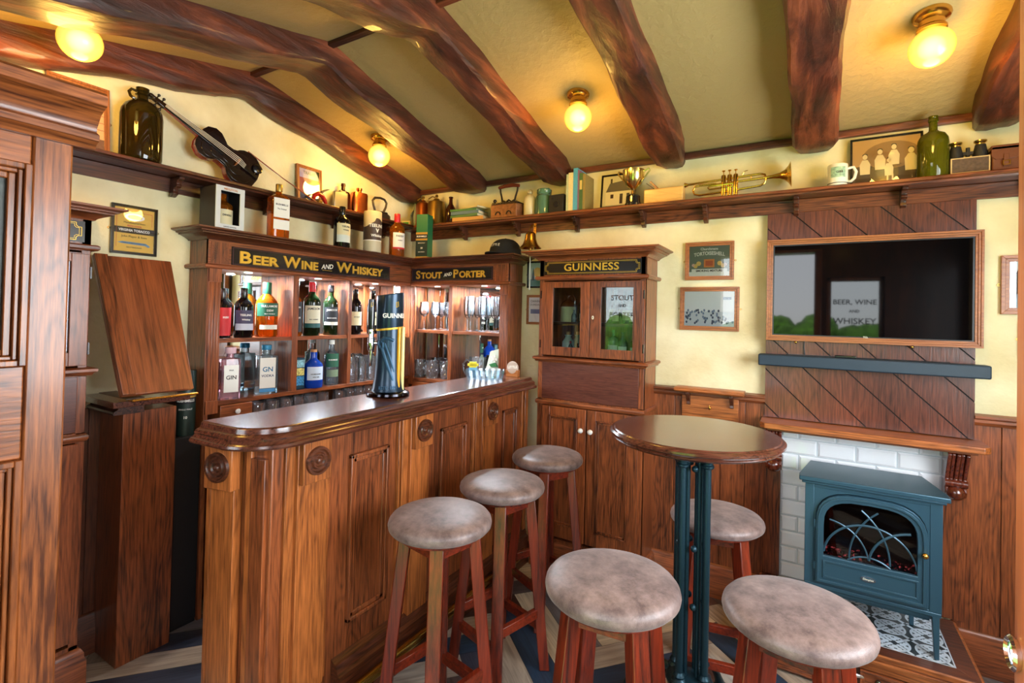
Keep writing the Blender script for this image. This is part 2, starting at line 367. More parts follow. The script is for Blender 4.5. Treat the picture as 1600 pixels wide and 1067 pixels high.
def make_floor():
    b = bmesh.new(); PW, PL = .12, .60; ang = R(49); ca, sa = cos(ang), sin(ang)
    uvl = b.loops.layers.uv.new('UVMap'); fl = b.faces.layers.float.new('plank'); rnd = random.Random(3)
    def plank(x, y, w, h):
        g = .0008; pts = [(x + g, y + g), (x + w - g, y + g), (x + w - g, y + h - g), (x + g, y + h - g)]
        vs = [b.verts.new((px * ca - py * sa - .7, px * sa + py * ca + 1.4, 0)) for px, py in pts]
        f = b.faces.new(vs); f[fl] = rnd.random(); o = rnd.random() * 9
        for lp, (px, py) in zip(f.loops, pts): lp[uvl].uv = ((px if w > h else py) + o, (py if w > h else px) + o * .37)
    n = int(PL / PW + .5)
    for i in range(-40, 40):
        for k in range(-6, 7):
            for ox, oy, w_, h_ in ((i + 2 * n * k, i, PL, PW), (i, i + 1 - 2 * n + 2 * n * k, PW, PL)):
                if hypot(ox, oy) * PW < 3.6: plank(ox * PW, oy * PW, w_, h_)
    for co, no in (((XL, 0, 0), (-1, 0, 0)), ((XR, 0, 0), (1, 0, 0)), ((0, D, 0), (0, 1, 0)), ((0, 0, 0), (0, -1, 0))):
        bmesh.ops.bisect_plane(b, geom=b.verts[:] + b.edges[:] + b.faces[:], plane_co=co, plane_no=no, clear_outer=True)
    me = bpy.data.meshes.new('floor'); b.to_mesh(me); b.free()
    me.materials.append(floor_mat()); me.materials.append(plain('grout_dark', (30, 26, 26), .8))
    # slab beneath
    b = bmesh.new(); b.from_mesh(me)
    z0, z1 = -.06, -.002
    q = [b.verts.new(p) for p in [(XL - .1, -.0, z0), (XR + .1, -.0, z0), (XR + .1, D + .1, z0), (XL - .1, D + .1, z0), (XL - .1, -.0, z1), (XR + .1, -.0, z1), (XR + .1, D + .1, z1), (XL - .1, D + .1, z1)]]
    for f in [(0, 3, 2, 1), (4, 5, 6, 7), (0, 1, 5, 4), (1, 2, 6, 5), (2, 3, 7, 6), (3, 0, 4, 7)]:
        ff = b.faces.new([q[i] for i in f]); ff.material_index = 1
    b.to_mesh(me); b.free()
    o = bpy.data.objects.new('floor', me); COL.objects.link(o); o['kind'] = 'structure'
make_floor()

# wainscot boards, rails and skirting
def boards(x0, x1, z0, z1, w, yf, gap=.004, t=.012):
    m = MB(); x = x0
    while x < x1 - .002:
        e = min(x + w, x1); m.box(x + gap / 2, e - gap / 2, yf, yf + t, z0, z1); x = e
    m.box(x0, x1, yf + t - .004, yf + t, z0, z1); return m
def to_left(m):        # local front (-Y) turned to face +X, local x -> world y
    m.v = [(-v[1], v[0], v[2]) for v in m.v]; return m
wm = oak('z')
struct('wall_wainscot_back', boards(-.725, -.11, .0, 1.03, .115, D - .013), wm, .001).name = 'trim_1'
struct('trim_2', boards(.53, XR, .0, 1.03, .15, D - .013), wm, .001)
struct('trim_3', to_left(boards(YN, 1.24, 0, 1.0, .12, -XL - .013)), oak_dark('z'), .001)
RAIL = [(-.0, 1.008), (.012, 1.008), (.016, 1.016), (.022, 1.022), (.022, 1.034), (.03, 1.04), (.03, 1.05), (.0, 1.056)]
SK = [(0, 0), (.024, 0), (.024, .10), (.018, .112), (.018, .128), (.012, .14), (.012, .152), (.005, .162), (0, .165)]
def run_back(prof, x0, x1, y=D - .012): return MB().sweep(prof, [(x1, y), (x0, y)][::-1] if False else [(x0, y), (x1, y)])
struct('trim_4', run_back(RAIL, -.725, -.178), oak('x')); struct('trim_5', run_back(RAIL, .593, XR), oak('x'))
struct('baseboard_back', run_back(SK, -.725, -.17), oak('x')); struct('baseboard_back_right', run_back(SK, .54, XR), oak('x')).name = 'baseboard_right_of_hearth'
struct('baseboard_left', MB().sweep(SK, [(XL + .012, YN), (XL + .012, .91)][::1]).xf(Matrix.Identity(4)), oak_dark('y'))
# dark strips along the wall head and the ridge
m = MB(); m.box(XL, XR, D - .03, D, EZ - .035, EZ - .004); struct('trim_6', m, beamwood('x'), .003)
m = MB(); m.box(XL, XR, RY - .016, RY + .016, RZ - .022, RZ - .002); struct('trim_7', m, beamwood('x'), .003)
# doorway jambs and head, window frames and panes in the front wall
m = MB(); m.box(-.80, -.76, -.02, YN + .01, 0, 2.08); m.box(-.80, .10, -.02, YN + .01, 2.05, 2.08)
struct('door_1', m, oak_light('z'), .003)
jm = struct('door_2', MB().box(.0435, .10, .03, YN + .02, 0, 2.05), oak('z'), .004)
mk('strike_plate', MB().lathe([(.0030, .0012), (.0034, 0), (.0040, -.0010), (.0034, -.0016), (.0028, -.001)], (.0434, .164, 1.3425), 20, 'x', cap=False), CHROME(), jm)
def window(k, x0, x1, z0, z1, y=.06, words=None):
    m = MB(); w = .035
    m.box(x0, x0 + w, y, y + .05, z0, z1); m.box(x1 - w, x1, y, y + .05, z0, z1); m.box(x0, x1, y, y + .05, z0, z0 + w); m.box(x0, x1, y, y + .05, z1 - w, z1)
    o = struct('window_%d' % k, m, oak('z'), .003)
    mk('pane', MB().box(x0 + w, x1 - w, y + .02, y + .024, z0 + w, z1 - w), glass('window_pane', (250, 252, 252), 1.0), o)
    if words:
        for s, sz, z in words:
            t = text(s, sz, (0, 0, 0), plain('window_letter_black', (16, 18, 20), .5), o, name='lettering', bold=.001)
            for v in t.data.vertices: v.co = ((x0 + x1) / 2 + v.co.x, y + .018 - .001 + v.co.y, z + v.co.z)
window(1, -1.87, -1.45, 1.0, 1.85, words=[('STOUT', .075, 1.62), ('AND', .04, 1.54), ('PORTER', .075, 1.44)])
window(2, .14, .56, 1.05, 1.82, words=[('BEER, WINE', .062, 1.60), ('AND', .035, 1.52), ('WHISKEY', .075, 1.43)])
# frame of the unseen right-wall window, added for its daylight
m = MB(); w = .05
for z in (.9, 1.95): m.box(XR + .02, XR + .07, .5, 2.0, z, z + w)
for y in (.5, 1.225, 1.95): m.box(XR + .02, XR + .07, y, y + w, .9, 2.0)
struct('window_3', m, oak('z'), .003)
# garden behind the camera, seen only in mirrors and glass
def leafy(n):
    return plain(n, (92, 138, 40), .8, 0, .5, 9, .55)
m = MB(); m.box(-9, 9, -12, -.05, -.3, -.12); tag(struct('garden_lawn', m, plain('lawn_green', (110, 150, 60), .9, 0, .3, 20, .3)), 'mown lawn outside the pub door, seen in reflections', 'lawn').name = 'lawn'
m = MB(); rr = random.Random(5)
for i in range(150): m.sphere((-6 + (i % 50) * .24 + rr.uniform(-.1, .1), -5.2 + rr.uniform(-.3, .3), .25 + (i // 50) * .42 + rr.uniform(-.1, .2)), rr.uniform(.25, .42), 10)
tag(mk('hedge', m, leafy('hedge_leaves')), 'green hedge across the lawn behind the camera, seen in the glass', 'hedge', kind='stuff')

# ------------------------------------------------------------------ ceiling beams (one per rafter line, cranked at the ridge)
def beam(x0, x1, seed, label, depth=.10, yend=D - .012):
    rnd = random.Random(seed); m = MB(); ring = []; N = 64
    ys = [.155 + (yend - .155) * i / (N - 1) for i in range(N)]
    prev = None; K = 18; vs = []; fs = []
    ph = [rnd.uniform(0, 6) for _ in range(6)]
    for i, y in enumerate(ys):
        zt = roofz(y) + .004 if abs(y - RY) > .001 else RZ
        crank = .012 * max(0, 1 - abs(y - RY) / .16)
        dd = depth + .012 + .005 * sin(y * 5 + ph[0]) + .006 * sin(y * 13 + ph[1]) - crank * .6
        w0 = x0 + .005 * sin(y * 6.5 + ph[2]) + .003 * sin(y * 17 + ph[3]); w1 = x1 + .005 * sin(y * 6 + ph[4]) + .003 * sin(y * 15 + ph[5])
        if x0 <= XL + .01: w0 = XL
        if i >= N - 3: s_ = .012 * (i - (N - 4)); dd -= s_; w1 -= s_ * .6; w0 += s_ * .6 * (x0 > XL + .01)
        c = .013
        j = lambda a: rnd.uniform(-a, a)
        sec = [(w0, zt), (w0 + j(.0025), zt - dd * .3), (w0 + j(.0025), zt - dd * .65), (w0 + .002, zt - dd + c), (w0 + c, zt - dd + j(.002))]
        for q in (.33, .66): sec.append((w0 + c + (w1 - w0 - 2 * c) * q, zt - dd - .004 + .004 * rnd.uniform(-1, 1)))
        sec += [(w1 - c, zt - dd + j(.002)), (w1 - .002, zt - dd + c), (w1 + j(.0025), zt - dd * .65), (w1 + j(.0025), zt - dd * .3), (w1, zt)]
        K = len(sec); vs += [(a + rnd.uniform(-.0012, .0012) * (a > XL + .01), y, b) for a, b in sec]
    for i in range(N - 1):
        for k in range(K - 1): fs.append((i * K + k, (i + 1) * K + k, (i + 1) * K + k + 1, i * K + k + 1))
        fs.append((i * K + K - 1, (i + 1) * K + K - 1, (i + 1) * K, i * K))
    fs += [tuple(range(K)), tuple((N - 1) * K + k for k in range(K - 1, -1, -1))]
    m.add(vs, fs)
    o = mk('ceiling_beam', m, beamwood('y'))
    tag(o, label, 'beam', 'rough timber beams under the ceiling')
beam(XL, -2.42, 1, 'rough dark timber beam along the left gable wall above the violin', .115)
beam(-2.05, -1.85, 2, 'rough dark timber beam second from the left wall, its foot right of the globe lamp in the corner')
beam(-1.39, -1.23, 3, 'rough dark timber beam ending on the back wall just left of the upright books', .11)
beam(-.72, -.555, 4, 'rough dark timber beam ending on the back wall between trophy and trumpet', .105)
beam(-.076, .10, 5, 'rough dark timber beam ending on the back wall right above the mug', .115)
beam(.555, .73, 6, 'rough dark timber beam at the top right corner above the binoculars', .11)

# ------------------------------------------------------------------ globe lamps
def lamp(x, y, label):
    slope = (RZ - EZ) / (D - RY) * (-1 if y > RY else 1); zr = roofz(y)
    t = thing('globe_lamp', label, 'ceiling lamp', (x, y, zr), 0, 'brass globe lamps on the ceiling')
    mk('base', MB().lathe([(.0, .014), (.052, .014), (.054, -.002), (.05, -.012), (.036, -.02), (.036, -.036), (.042, -.042), (.042, -.05), (.03, -.052)], (0, 0, 0), 32), BRASS(), t)
    g = mk('globe', MB().sphere((0, 0, -.108), .064, 32), LAMPGLASS, t)
    l = bpy.data.lights.new('bulb', 'POINT'); l.energy = 9.0; l.color = (1.0, .56, .11); l.shadow_soft_size = .07
    o = bpy.data.objects.new('bulb', l); COL.objects.link(o); o.parent = t; o.location = (0, 0, -.185)
def lampglass():
    m, n, l, b = base('amber_globe_glass'); tc = n.new('ShaderNodeTexCoord')
    nz = n.new('ShaderNodeTexNoise'); nz.inputs['Scale'].default_value = 9; nz.inputs['Distortion'].default_value = 2; l.new(tc.outputs['Object'], nz.inputs['Vector'])
    lw = n.new('ShaderNodeLayerWeight'); lw.inputs[0].default_value = .35
    r = n.new('ShaderNodeValToRGB'); e = r.color_ramp.elements; e[0].position = 0; e[0].color = (1.0, .78, .20, 1); e[1].position = .9; e[1].color = (.80, .42, .01, 1)
    l.new(lw.outputs['Facing'], r.inputs[0])
    l.new(r.outputs[0], b.inputs['Emission Color'])
    # the bulb inside shows as a brighter core
    ma = n.new('ShaderNodeMapRange'); ma.inputs[1].default_value = 0; ma.inputs[2].default_value = .16; ma.inputs[3].default_value = 3.2; ma.inputs[4].default_value = 1.0
    l.new(lw.outputs['Facing'], ma.inputs[0]); l.new(ma.outputs[0], b.inputs['Emission Strength'])
    b.inputs['Base Color'].default_value = (.7, .45, .05, 1); b.inputs['Roughness'].default_value = .25
    return m
LAMPGLASS = lampglass()
lamp(-2.17, .69, 'amber globe ceiling lamp top left, above the glazed oak screen')
lamp(-2.22, 2.13, 'amber globe ceiling lamp over the back bar corner, smallest of the four')
lamp(-.94, 2.14, 'amber globe ceiling lamp in the middle, between two beams above the upright books')
lamp(.345, 2.14, 'amber globe ceiling lamp at the right, above the television')

# ------------------------------------------------------------------ high display shelf along two walls
SZ, SDEP = 2.03, .155
SHP = [(0, SZ - .02), (SDEP - .03, SZ - .02), (SDEP - .026, SZ - .026), (SDEP - .014, SZ - .026), (SDEP - .010, SZ - .018), (SDEP, SZ - .014), (SDEP, SZ - .004), (SDEP - .005, SZ), (0, SZ)]
def bracket_mb(x):
    m = MB(); pts = []
    out = [(0, 0), (-.085, 0), (-.085, -.012), (-.066, -.016), (-.058, -.03), (-.064, -.04), (-.05, -.05), (-.036, -.046), (-.03, -.058), (-.034, -.074), (-.012, -.086), (0, -.086)]
    m.prism([(a, b + SZ - .021) for a, b in out], x - .011, x + .011, 'x'); return m
t = thing('plate_shelf', 'long dark oak display shelf with moulded front high on the back wall', 'shelf', (-.7, D, 0))
o_ = (-.7, D, 0)
mk('shelf_board', MB().sweep(SHP, [(XL + .7 + .002, 0), (XR + .7, 0)]), oak('x'), t)
mk('fascia', MB().box(XL + .7 + .002, XR + .7, -.016, -.001, 1.945, SZ - .021), oak('x'), t, .002)
for x in (-2.02, -1.602, -1.193, -.793, -.466, -.056, .35, .75):
    mk('bracket', bracket_mb(0).xf(Matrix.Translation((x + .7, -.016, 0))), oak_dark('z'), t, .002)
t = thing('plate_shelf', 'dark oak display shelf on the left gable wall carrying the demijohn and violin', 'shelf', (XL, 1.4, 0), R(90))
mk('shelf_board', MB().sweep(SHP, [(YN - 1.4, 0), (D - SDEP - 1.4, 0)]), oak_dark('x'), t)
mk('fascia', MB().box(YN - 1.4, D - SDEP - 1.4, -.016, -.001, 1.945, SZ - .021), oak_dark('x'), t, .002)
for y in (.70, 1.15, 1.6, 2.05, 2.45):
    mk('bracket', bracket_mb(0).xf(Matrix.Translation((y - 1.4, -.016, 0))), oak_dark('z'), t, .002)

# ------------------------------------------------------------------ back bar
CZ = 1.785
CORN = [(0, 1.695), (.008, 1.695), (.012, 1.706), (.026, 1.722), (.046, 1.738), (.052, 1.738), (.052, 1.748), (.064, 1.754), (.064, 1.762), (.074, 1.766), (.084, 1.772), (.084, CZ), (0, CZ)]
CORN = [(o, 1.736 + (z - 1.695) * (CZ - 1.736) / (CZ - 1.695)) for o, z in CORN]
STRING = [(0, 1.603), (.016, 1.603), (.022, 1.609), (.022, 1.619), (.016, 1.624), (0, 1.624)]
def spot(parent, x, y, z, e=11):
    mk('spotlight', MB().lathe([(0, -.003), (.018, -.003), (.02, 0), (.0, 0)], (x, y, z), 20), emis('spot_lens', (255, 250, 235), 4), parent)
    l = bpy.data.lights.new('spot', 'AREA'); l.shape = 'DISK'; l.size = .04; l.energy = e; l.color = (.80, .90, 1)
    o = bpy.data.objects.new('spot', l); COL.objects.link(o); o.parent = parent; o.location = (x, y, z - .006)
def fluted(x0, x1, y, z0, z1):
    m = MB(); m.box(x0, x1, y + .004, y + .014, z0, z1); n = 4; w = (x1 - x0) / (n + .5)
    for i in range(n):
        c = x0 + w * (i + .75); m.lathe([(.0001, z0 + .06), (w * .34, z0 + .066), (w * .34, z1 - .066), (.0001, z1 - .06)], (c, y + .006, 0), 10)
    m.box(x0, x1, y - .002, y + .006, z0, z0 + .06); m.box(x0, x1, y - .002, y + .006, z1 - .06, z1); return m
def backbar(label, loc, rz, x0, x1, d, divs, pil, sh1, sh2, inner_left=False, sign=None, sidesR=True):
    t = thing('back_bar_cabinet', label, 'bar cabinet', loc, rz)
    zb, zt = .955, 1.603
    m = MB(); tk = .02
    if not inner_left: m.box(x0, x0 + tk, -d, -.004, .0, 1.74)
    if sidesR: m.box(x1 - tk, x1, -d, -.004, .0, 1.74)
    m.box(x0 + tk, x1 - tk, -d + .001, -.013, zt, zt + .012)
    m.box(x0 + tk, x1 - tk, -.012, -.004, .0, 1.73)
    mk('carcass', m, oak('z'), t, .0015)
    mk('mirror', MB().box(x0 + tk, x1 - tk, -.018, -.0125, .975, zt), MIRROR(), t)
    m = MB(); m.box(x0, x1, -d - .001, -d + .016, 1.62, 1.74); mk('frieze', m, oak('x'), t, .001)
    pr = [(x0, -d), (x1, -d)]
    if not inner_left: pr = [(x0, 0)] + pr
    if sidesR and inner_left: pr = pr + [(x1, 0)]
    mk('cornice', MB().sweep(CORN, pr), oak_dark('x'), t)
    mk('moulding', MB().sweep(STRING, pr), oak('x'), t)
    mk('top_board', MB().box(x0, x1, -d, -.002, CZ - .012, CZ - .0005), oak_dark('x'), t)
    for a, b in pil: mk('pilaster', fluted(a, b, -d - .006, .93, zt), oak('z'), t)
    for a, b in divs: mk('divider', MB().box(a, b, -d, -.018, .965, zt), oak('z'), t, .001)
    edges = [x0 + tk] + [v for q in divs for v in q] + [x1 - tk]
    for k in range(0, len(edges), 2):
        mk('shelf', MB().box(edges[k], edges[k + 1], -d + .006, -.018, sh1 - .02, sh1), oak('x'), t, .001)
        cx = (edges[k] + edges[k + 1]) / 2
        spot(t, cx, -d * .6, zt)
    mk('shelf', MB().box(x0 + tk, x1 - (tk if sidesR else 0), -d - .002, -.018, sh2 - .02, sh2), oak('x'), t, .001)
    m = MB(); m.box(x0 + tk, x1 - tk, -d - .25, -d - .0, .84, .862) if False else None
    mk('worktop', MB().box(x0 + tk + .06, x1 - .005, -d + .002, -.013, .84, .86), oak_dark('x'), t, .001)
    # carved corner blocks of the frieze
    for a, b in ((x0 + .012, x0 + .095),) + (((x1 - .1, x1 - .015),) if sidesR else ()):
        m = MB(); m.box(a, b, -d - .003, -d, 1.628, 1.728); cx_, cz_ = (a + b) / 2, 1.678
        for sx in (-1, 1):
            for i in range(6):
                z = 1.640 + i * .0145
                m.bar((cx_ + sx * .036, -d - .003, z + (.012 if i > 2 else -.0) * 0), (cx_ + sx * .014, -d - .003, cz_ + (z - cz_) * .35), .003, .003)
        mk('carved_block', m, oak('z'), t)
    return t
sf = wood
ly0 = 2.0     # world y of the left unit's origin
def ly(y): return y - ly0
tl = backbar('tall dark oak back bar along the left wall with BEER WINE AND WHISKEY sign', (XL, ly0, 0), R(90), ly(1.24), ly(2.594), .162,
        [(ly(1.684), ly(1.72)), (ly(2.06), ly(2.085))], [(ly(1.245), ly(1.301)), (ly(2.44), ly(2.485))], 1.277, .985, sidesR=False)
sg = mk('sign_board', MB().box(ly(1.346), ly(2.388), -.168, -.162, 1.628, 1.716), BLACK(), tl)
m = MB()
for a, b, c, d_ in ((1.352, 2.382, 1.632, 1.6335), (1.352, 2.382, 1.7105, 1.712), (1.352, 1.3535, 1.632, 1.712), (2.3805, 2.382, 1.632, 1.712)): m.box(ly(a), ly(b), -.1685, -.168, c, d_)
mk('border_line', m, plain('maroon_line', (96, 44, 60), .5), sg)
def signword(s, y0, y1, z, size, parent, mat=None, off=lambda v: ly(v), yy=-.1685):
    sh = smallcaps(s, size, off(y0) - .003, yy - .0002, z - .003, plain('gold_shadow', (150, 112, 40), .4, .3), parent, bold=.0022 * size / .06, width=y1 - y0, small=.76); sh.name = 'letter_shadow'
    return smallcaps(s, size, off(y0), yy - .0008, z, mat or GOLD(), parent, bold=.0012 * size / .06, width=y1 - y0, small=.76)
signword('BEER', 1.386, 1.592, 1.669, .080, sg); signword('WINE', 1.616, 1.832, 1.671, .080, sg); signword('WHISKEY', 1.957, 2.325, 1.676, .080, sg)
text('AND', .036, (ly(1.892), -.169, 1.669), plain('sign_white', (228, 224, 206), .5), sg, rot=R(5), shear=.25, bold=.0006)
mk('underline', MB().box(ly(1.86), ly(1.925), -.1692, -.1686, 1.648, 1.6495), GOLD(), sg)
# drawer under the shelf
for y0, y1 in ((1.312, 1.47),):
    dr = mk('drawer', MB().box(ly(y0), ly(y1), -.17, -.02, .87, .962), oak('x'), tl, .003)
    mk('knob', MB().lathe([(.004, 0), (.004, -.008), (.011, -.012), (.0125, -.018), (.009, -.023), (0, -.0245)], (ly(1.388), -.17, .928), 16, 'y'), WHITE(), dr)
tr = backbar('shorter dark oak back bar on the back wall with STOUT AND PORTER sign', (-1.97, D, 0), 0, -.398, .392, .178,
        [(-2.031 + 1.97, -2.005 + 1.97)], [(-2.36 + 1.97 - .045, -2.36 + 1.97 + .0) if False else (-.39, -.352), (-1.635 + 1.97, -1.582 + 1.97)], 1.305, .975, inner_left=True)
sg = mk('sign_board', MB().box(-2.355 + 1.97, -1.69 + 1.97, -.184, -.178, 1.636, 1.72), BLACK(), tr)
m = MB()
for a, b, c, d_ in ((-.38, .275, 1.64, 1.6415), (-.38, .275, 1.7145, 1.716), (-.38, -.3785, 1.64, 1.716), (.2735, .275, 1.64, 1.716)): m.box(a, b, -.1845, -.184, c, d_)
mk('border_line', m, plain('maroon_line', (96, 44, 60), .5), sg)
o97 = lambda v: v + 1.97
signword('STOUT', -2.315, -2.09, 1.678, .074, sg, off=o97, yy=-.1845); signword('PORTER', -1.995, -1.74, 1.680, .074, sg, off=o97, yy=-.1845)
text('AND', .03, (o97(-2.043), -.1855, 1.675), plain('sign_white', (228, 224, 206), .5), sg, rot=R(8), shear=.25, bold=.0005)
dr = mk('drawer', MB().box(-.36, -.02, -.186, -.03, .86, .95), oak('x'), tr, .003)
mk('knob', MB().sphere((-.30, -.196, .905), .0125, 12), WHITE(), dr)

# ------------------------------------------------------------------ glazed corner cupboards (two of a kind)
def cupboard(label, loc, rz, words):
    t = thing('glazed_cupboard', label, 'cupboard', loc, rz); w = .307; d = .226
    m = MB(); tk = .018
    for s in (-1, 1): m.box(s * w, s * (w - tk), -d, -.002, 0, 1.74)
    m.box(-w, w, -.012, -.002, 0, 1.70)
    for z in (1.195, 1.60, 1.70, .93, .10): m.box(-w + tk, w - tk, -d, -.012, z, z + .014)
    # face frame
    for s in (-1, 1): m.box(s * w, s * (w - .028), -d - .001, -d + .02, 0, 1.74)
    m.box(-w, w, -d - .001, -d + .02, .0, .17); m.box(-w, w, -d - .001, -d + .02, .914, .95); m.box(-w, w, -d - .001, -d + .02, 1.155, 1.19)
    m.box(-w, w, -d - .001, -d + .02, 1.62, 1.74)
    mk('carcass', m, oak('z'), t, .0015)
    path = [(-w, 0), (-w, -d), (w, -d), (w, 0)]
    mk('cornice', MB().sweep(CORN, path), oak('x'), t); mk('top_board', MB().box(-w, w, -d, -.002, CZ - .012, CZ - .0005), oak('x'), t)
    mk('moulding', MB().sweep([(o, z + .02) for o, z in STRING], path), oak('x'), t)
    mk('moulding', MB().sweep([(0, 1.160), (.012, 1.160), (.016, 1.168), (.026, 1.174), (.026, 1.184), (.018, 1.188), (0, 1.19)], path), oak('x'), t)
    mk('moulding', MB().sweep([(0, .918), (.006, .918), (.010, .926), (.010, .936), (.004, .944), (0, .944)], path), oak('x'), t)
    mk('plinth', MB().sweep([(0, 0), (.022, 0), (.022, .11), (.016, .12), (.016, .135), (.008, .15), (0, .155)], path), oak('x'), t)
    mk('drop_panel', MB().box(-w + .028, w - .028, -d - .004, -d + .012, .952, 1.156), wood('burr_panel', (70, 32, 22), (112, 60, 46), 'x', scale=2), t, .001)
    mk('inner_shelf', MB().box(-w + tk, w - tk, -d + .045, -.014, 1.368, 1.386), oak_dark('x'), t)
    # upper doors with glass
    def leaf(x0, x1, gx0, gx1, hinge, name='glass_door'):
        m = MB(); y0, y1 = -d - .016, -d + .0; z0, z1 = 1.198, 1.608; g0, g1 = 1.247, 1.582 - .004
        m.box(x0, gx0, y0, y1, z0, z1); m.box(gx1, x1, y0, y1, z0, z1); m.box(gx0, gx1, y0, y1, z0, g0); m.box(gx0, gx1, y0, y1, g1, z1)
        o = mk(name, m, oak('z'), t, .0015)
        mk('pane', MB().box(gx0 - .003, gx1 + .003, -d - .007, -d - .004, g0 - .003, g1 + .003), PANE(), o)
        for z in (1.26, 1.54): mk('hinge', MB().box(hinge - .0025, hinge + .0025, y0 - .003, y0 + .01, z - .022, z + .022), BLACK(), o)
        return o
    c = -1.028
    leaf(-1.314 - c, -1.021 - c, -1.243 - c, -1.075 - c, -1.3155 - c)
    o = leaf(-1.017 - c, -.727 - c, -.956 - c, -.781 - c, -.724 - c)
    mk('escutcheon', MB().lathe([(0, -.002), (.006, -.002), (.006, 0), (0, 0)], (0, 0, 0), 20, 'y').xf(Matrix.Translation((-1.0 - c, -d - .017, 1.415)) @ Matrix.Diagonal((1, 1, 1.7, 1))), plain('ivory', (236, 230, 210), .3), o)
    mk('keyhole', MB().box(-1.0015 - c, -.9985 - c, -d - .0205, -d - .019, 1.411, 1.420), BLACK(), o)
    # lower doors
    for x0, x1, kx in ((-1.298 - c, -1.037 + .008 - c, -1.054 - c), (-1.014 - .008 - c, -.735 - .01 - c, -.998 - c)):
        m = MB(); y = -d; z0, z1 = .19, .912; f = .05
        m.box(x0, x0 + f, y - .016, y, z0, z1); m.box(x1 - f, x1, y - .016, y, z0, z1); m.box(x0 + f, x1 - f, y - .016, y, z0, z0 + f + .02); m.box(x0 + f, x1 - f, y - .016, y, z1 - f, z1)
        o = mk('panel_door', m, oak('z'), t, .0015)
        px0, px1, pz0, pz1 = x0 + f, x1 - f, z0 + f + .02, z1 - f
        q = [(px0, pz0), (px1, pz0), (px1, pz1), (px0, pz1)]
        mm = MB(); 
        for k, (e0, e1, yy) in enumerate(((0, .006, -.022), (.006, .011, -.014), (.011, .018, -.018))):
            for a, b, c_, d_ in ((px0 + e0, px0 + e1, pz0 + e0, pz1 - e0), (px1 - e1, px1 - e0, pz0 + e0, pz1 - e0), (px0 + e0, px1 - e0, pz0 + e0, pz0 + e1), (px0 + e0, px1 - e0, pz1 - e1, pz1 - e0)):
                mm.box(a, b, y + yy, y - .002, c_, d_)
        mk('panel_bead', mm, oak('z'), o, .001)
        mk('panel', MB().box(px0 + .001, px1 - .001, y - .010, y - .001, pz0 + .001, pz1 - .001), oak('z'), o)
        mk('knob', MB().sphere((kx, y - .030, .80), .0145, 16, .95).box(kx - .004, kx + .004, y - .024, y - .014, .796, .804), WHITE(), o)
    sb = mk('sign_board', MB().box(-1.309 - c, -.742 - c, -d - .005, -d + .0, 1.652, 1.728), BLACK(), t)
    m = MB(); L = 0
    def outline(a, b, z0, z1, th, k=.016):
        mm = MB(); y = -d - .006
        pts = [(a, z0 + k), (a + k * .6, z0 + k), (a + k, z0 + k * .6), (a + k, z0), (b - k, z0), (b - k, z0 + k * .6), (b - k * .6, z0 + k), (b, z0 + k), (b, z1 - k), (b - k * .6, z1 - k), (b - k, z1 - k * .6), (b - k, z1), (a + k, z1), (a + k, z1 - k * .6), (a + k * .6, z1 - k), (a, z1 - k)]
        for i in range(len(pts)):
            p, q_ = pts[i], pts[(i + 1) % len(pts)]; mm.bar((p[0], y, p[1]), (q_[0], y, q_[1]), th, .001, upv=(0, 1, 0))
        return mm
    mk('border_line', outline(-1.30 - c, -.752 - c, 1.658, 1.722, .0016), GOLD(), sb); mk('border_line', outline(-1.293 - c, -.759 - c, 1.663, 1.717, .001, .014), GOLD(), sb)
    if words:
        l = text(words, .056, (0, -d - .0062, 1.690), GOLD(), sb, bold=.0011, sx=1.05, space=1.05)
        xs = [v.co.x for v in l.data.vertices]; f = .318 / (max(xs) - min(xs)); mid = (max(xs) + min(xs)) / 2
        for v in l.data.vertices: v.co.x = (v.co.x - mid) * f + (-1.022 - c)
    return t
gc = cupboard('oak cupboard on the back wall with GUINNESS sign and glass doors full of old bottles', (-1.028, D, 0), 0, 'GUINNESS')
c2 = copy_tree(gc); c2.location = (XL, .478, 0); c2.rotation_euler = (0, 0, R(90)); c2['label'] = 'oak cupboard on the left wall, mostly hidden behind the glazed screen'
gc['group'] = c2['group'] = 'oak cupboards with black name boards'

# ------------------------------------------------------------------ glazed oak screen close on the left
UX = -1.30
t = thing('glazed_screen', 'glossy golden oak glazed screen with heavy cornice, close by at the left edge', 'screen', (UX, .15, 0), R(90))
# local: x -> world y - .15 ; y=0 is the face plane, front (-y) looks into the room
fx = .409 - .15; st = fx - .062
m = MB(); m.box(st, fx, -.0, .05, 0, 1.775); mk('stile', m, oak_light('z'), t, .004)
m = MB(); m.box(st - .008, st, -.004, .0, .12, .80); m.box(st - .008, st, -.004, .0, 1.02, 1.62); m.box(fx - .004, fx + .001, -.003, .0, .12, .80); m.box(fx - .004, fx + .001, -.003, .0, 1.02, 1.62)
m = MB(); m.box(.0, st, .004, .045, 1.69, 1.775); mk('top_rail', m, oak_light('x'), t, .003)
mk('middle_rail', MB().box(.0, st, .004, .045, 1.12, 1.30), oak_light('x'), t, .003)
mk('bottom_rail', MB().box(.0, st, .004, .045, 0, .2), oak_light('x'), t, .003)
mk('lower_panel', MB().box(.0, st - .0, .022, .032, .2, 1.12), oak_light('z'), t)
def frame_bead(x1, z0, z1, name, out=True):
    mm = MB()
    for k, (a, b, y) in enumerate(((0, .012, -.008), (.012, .02, .0), (.02, .032, .008))):
        mm.box(x1 - b, x1 - a, y, .03, z0 + a, z1 - a); mm.box(.0, x1 - b, y, .03, z0 + a, z0 + b); mm.box(.0, x1 - b, y, .03, z1 - b, z1 - a)
    return mk(name, mm, oak_light('z'), t, .002)
frame_bead(st, 1.30, 1.69, 'glazing_bead'); frame_bead(st, .2, 1.12, 'panel_bead')
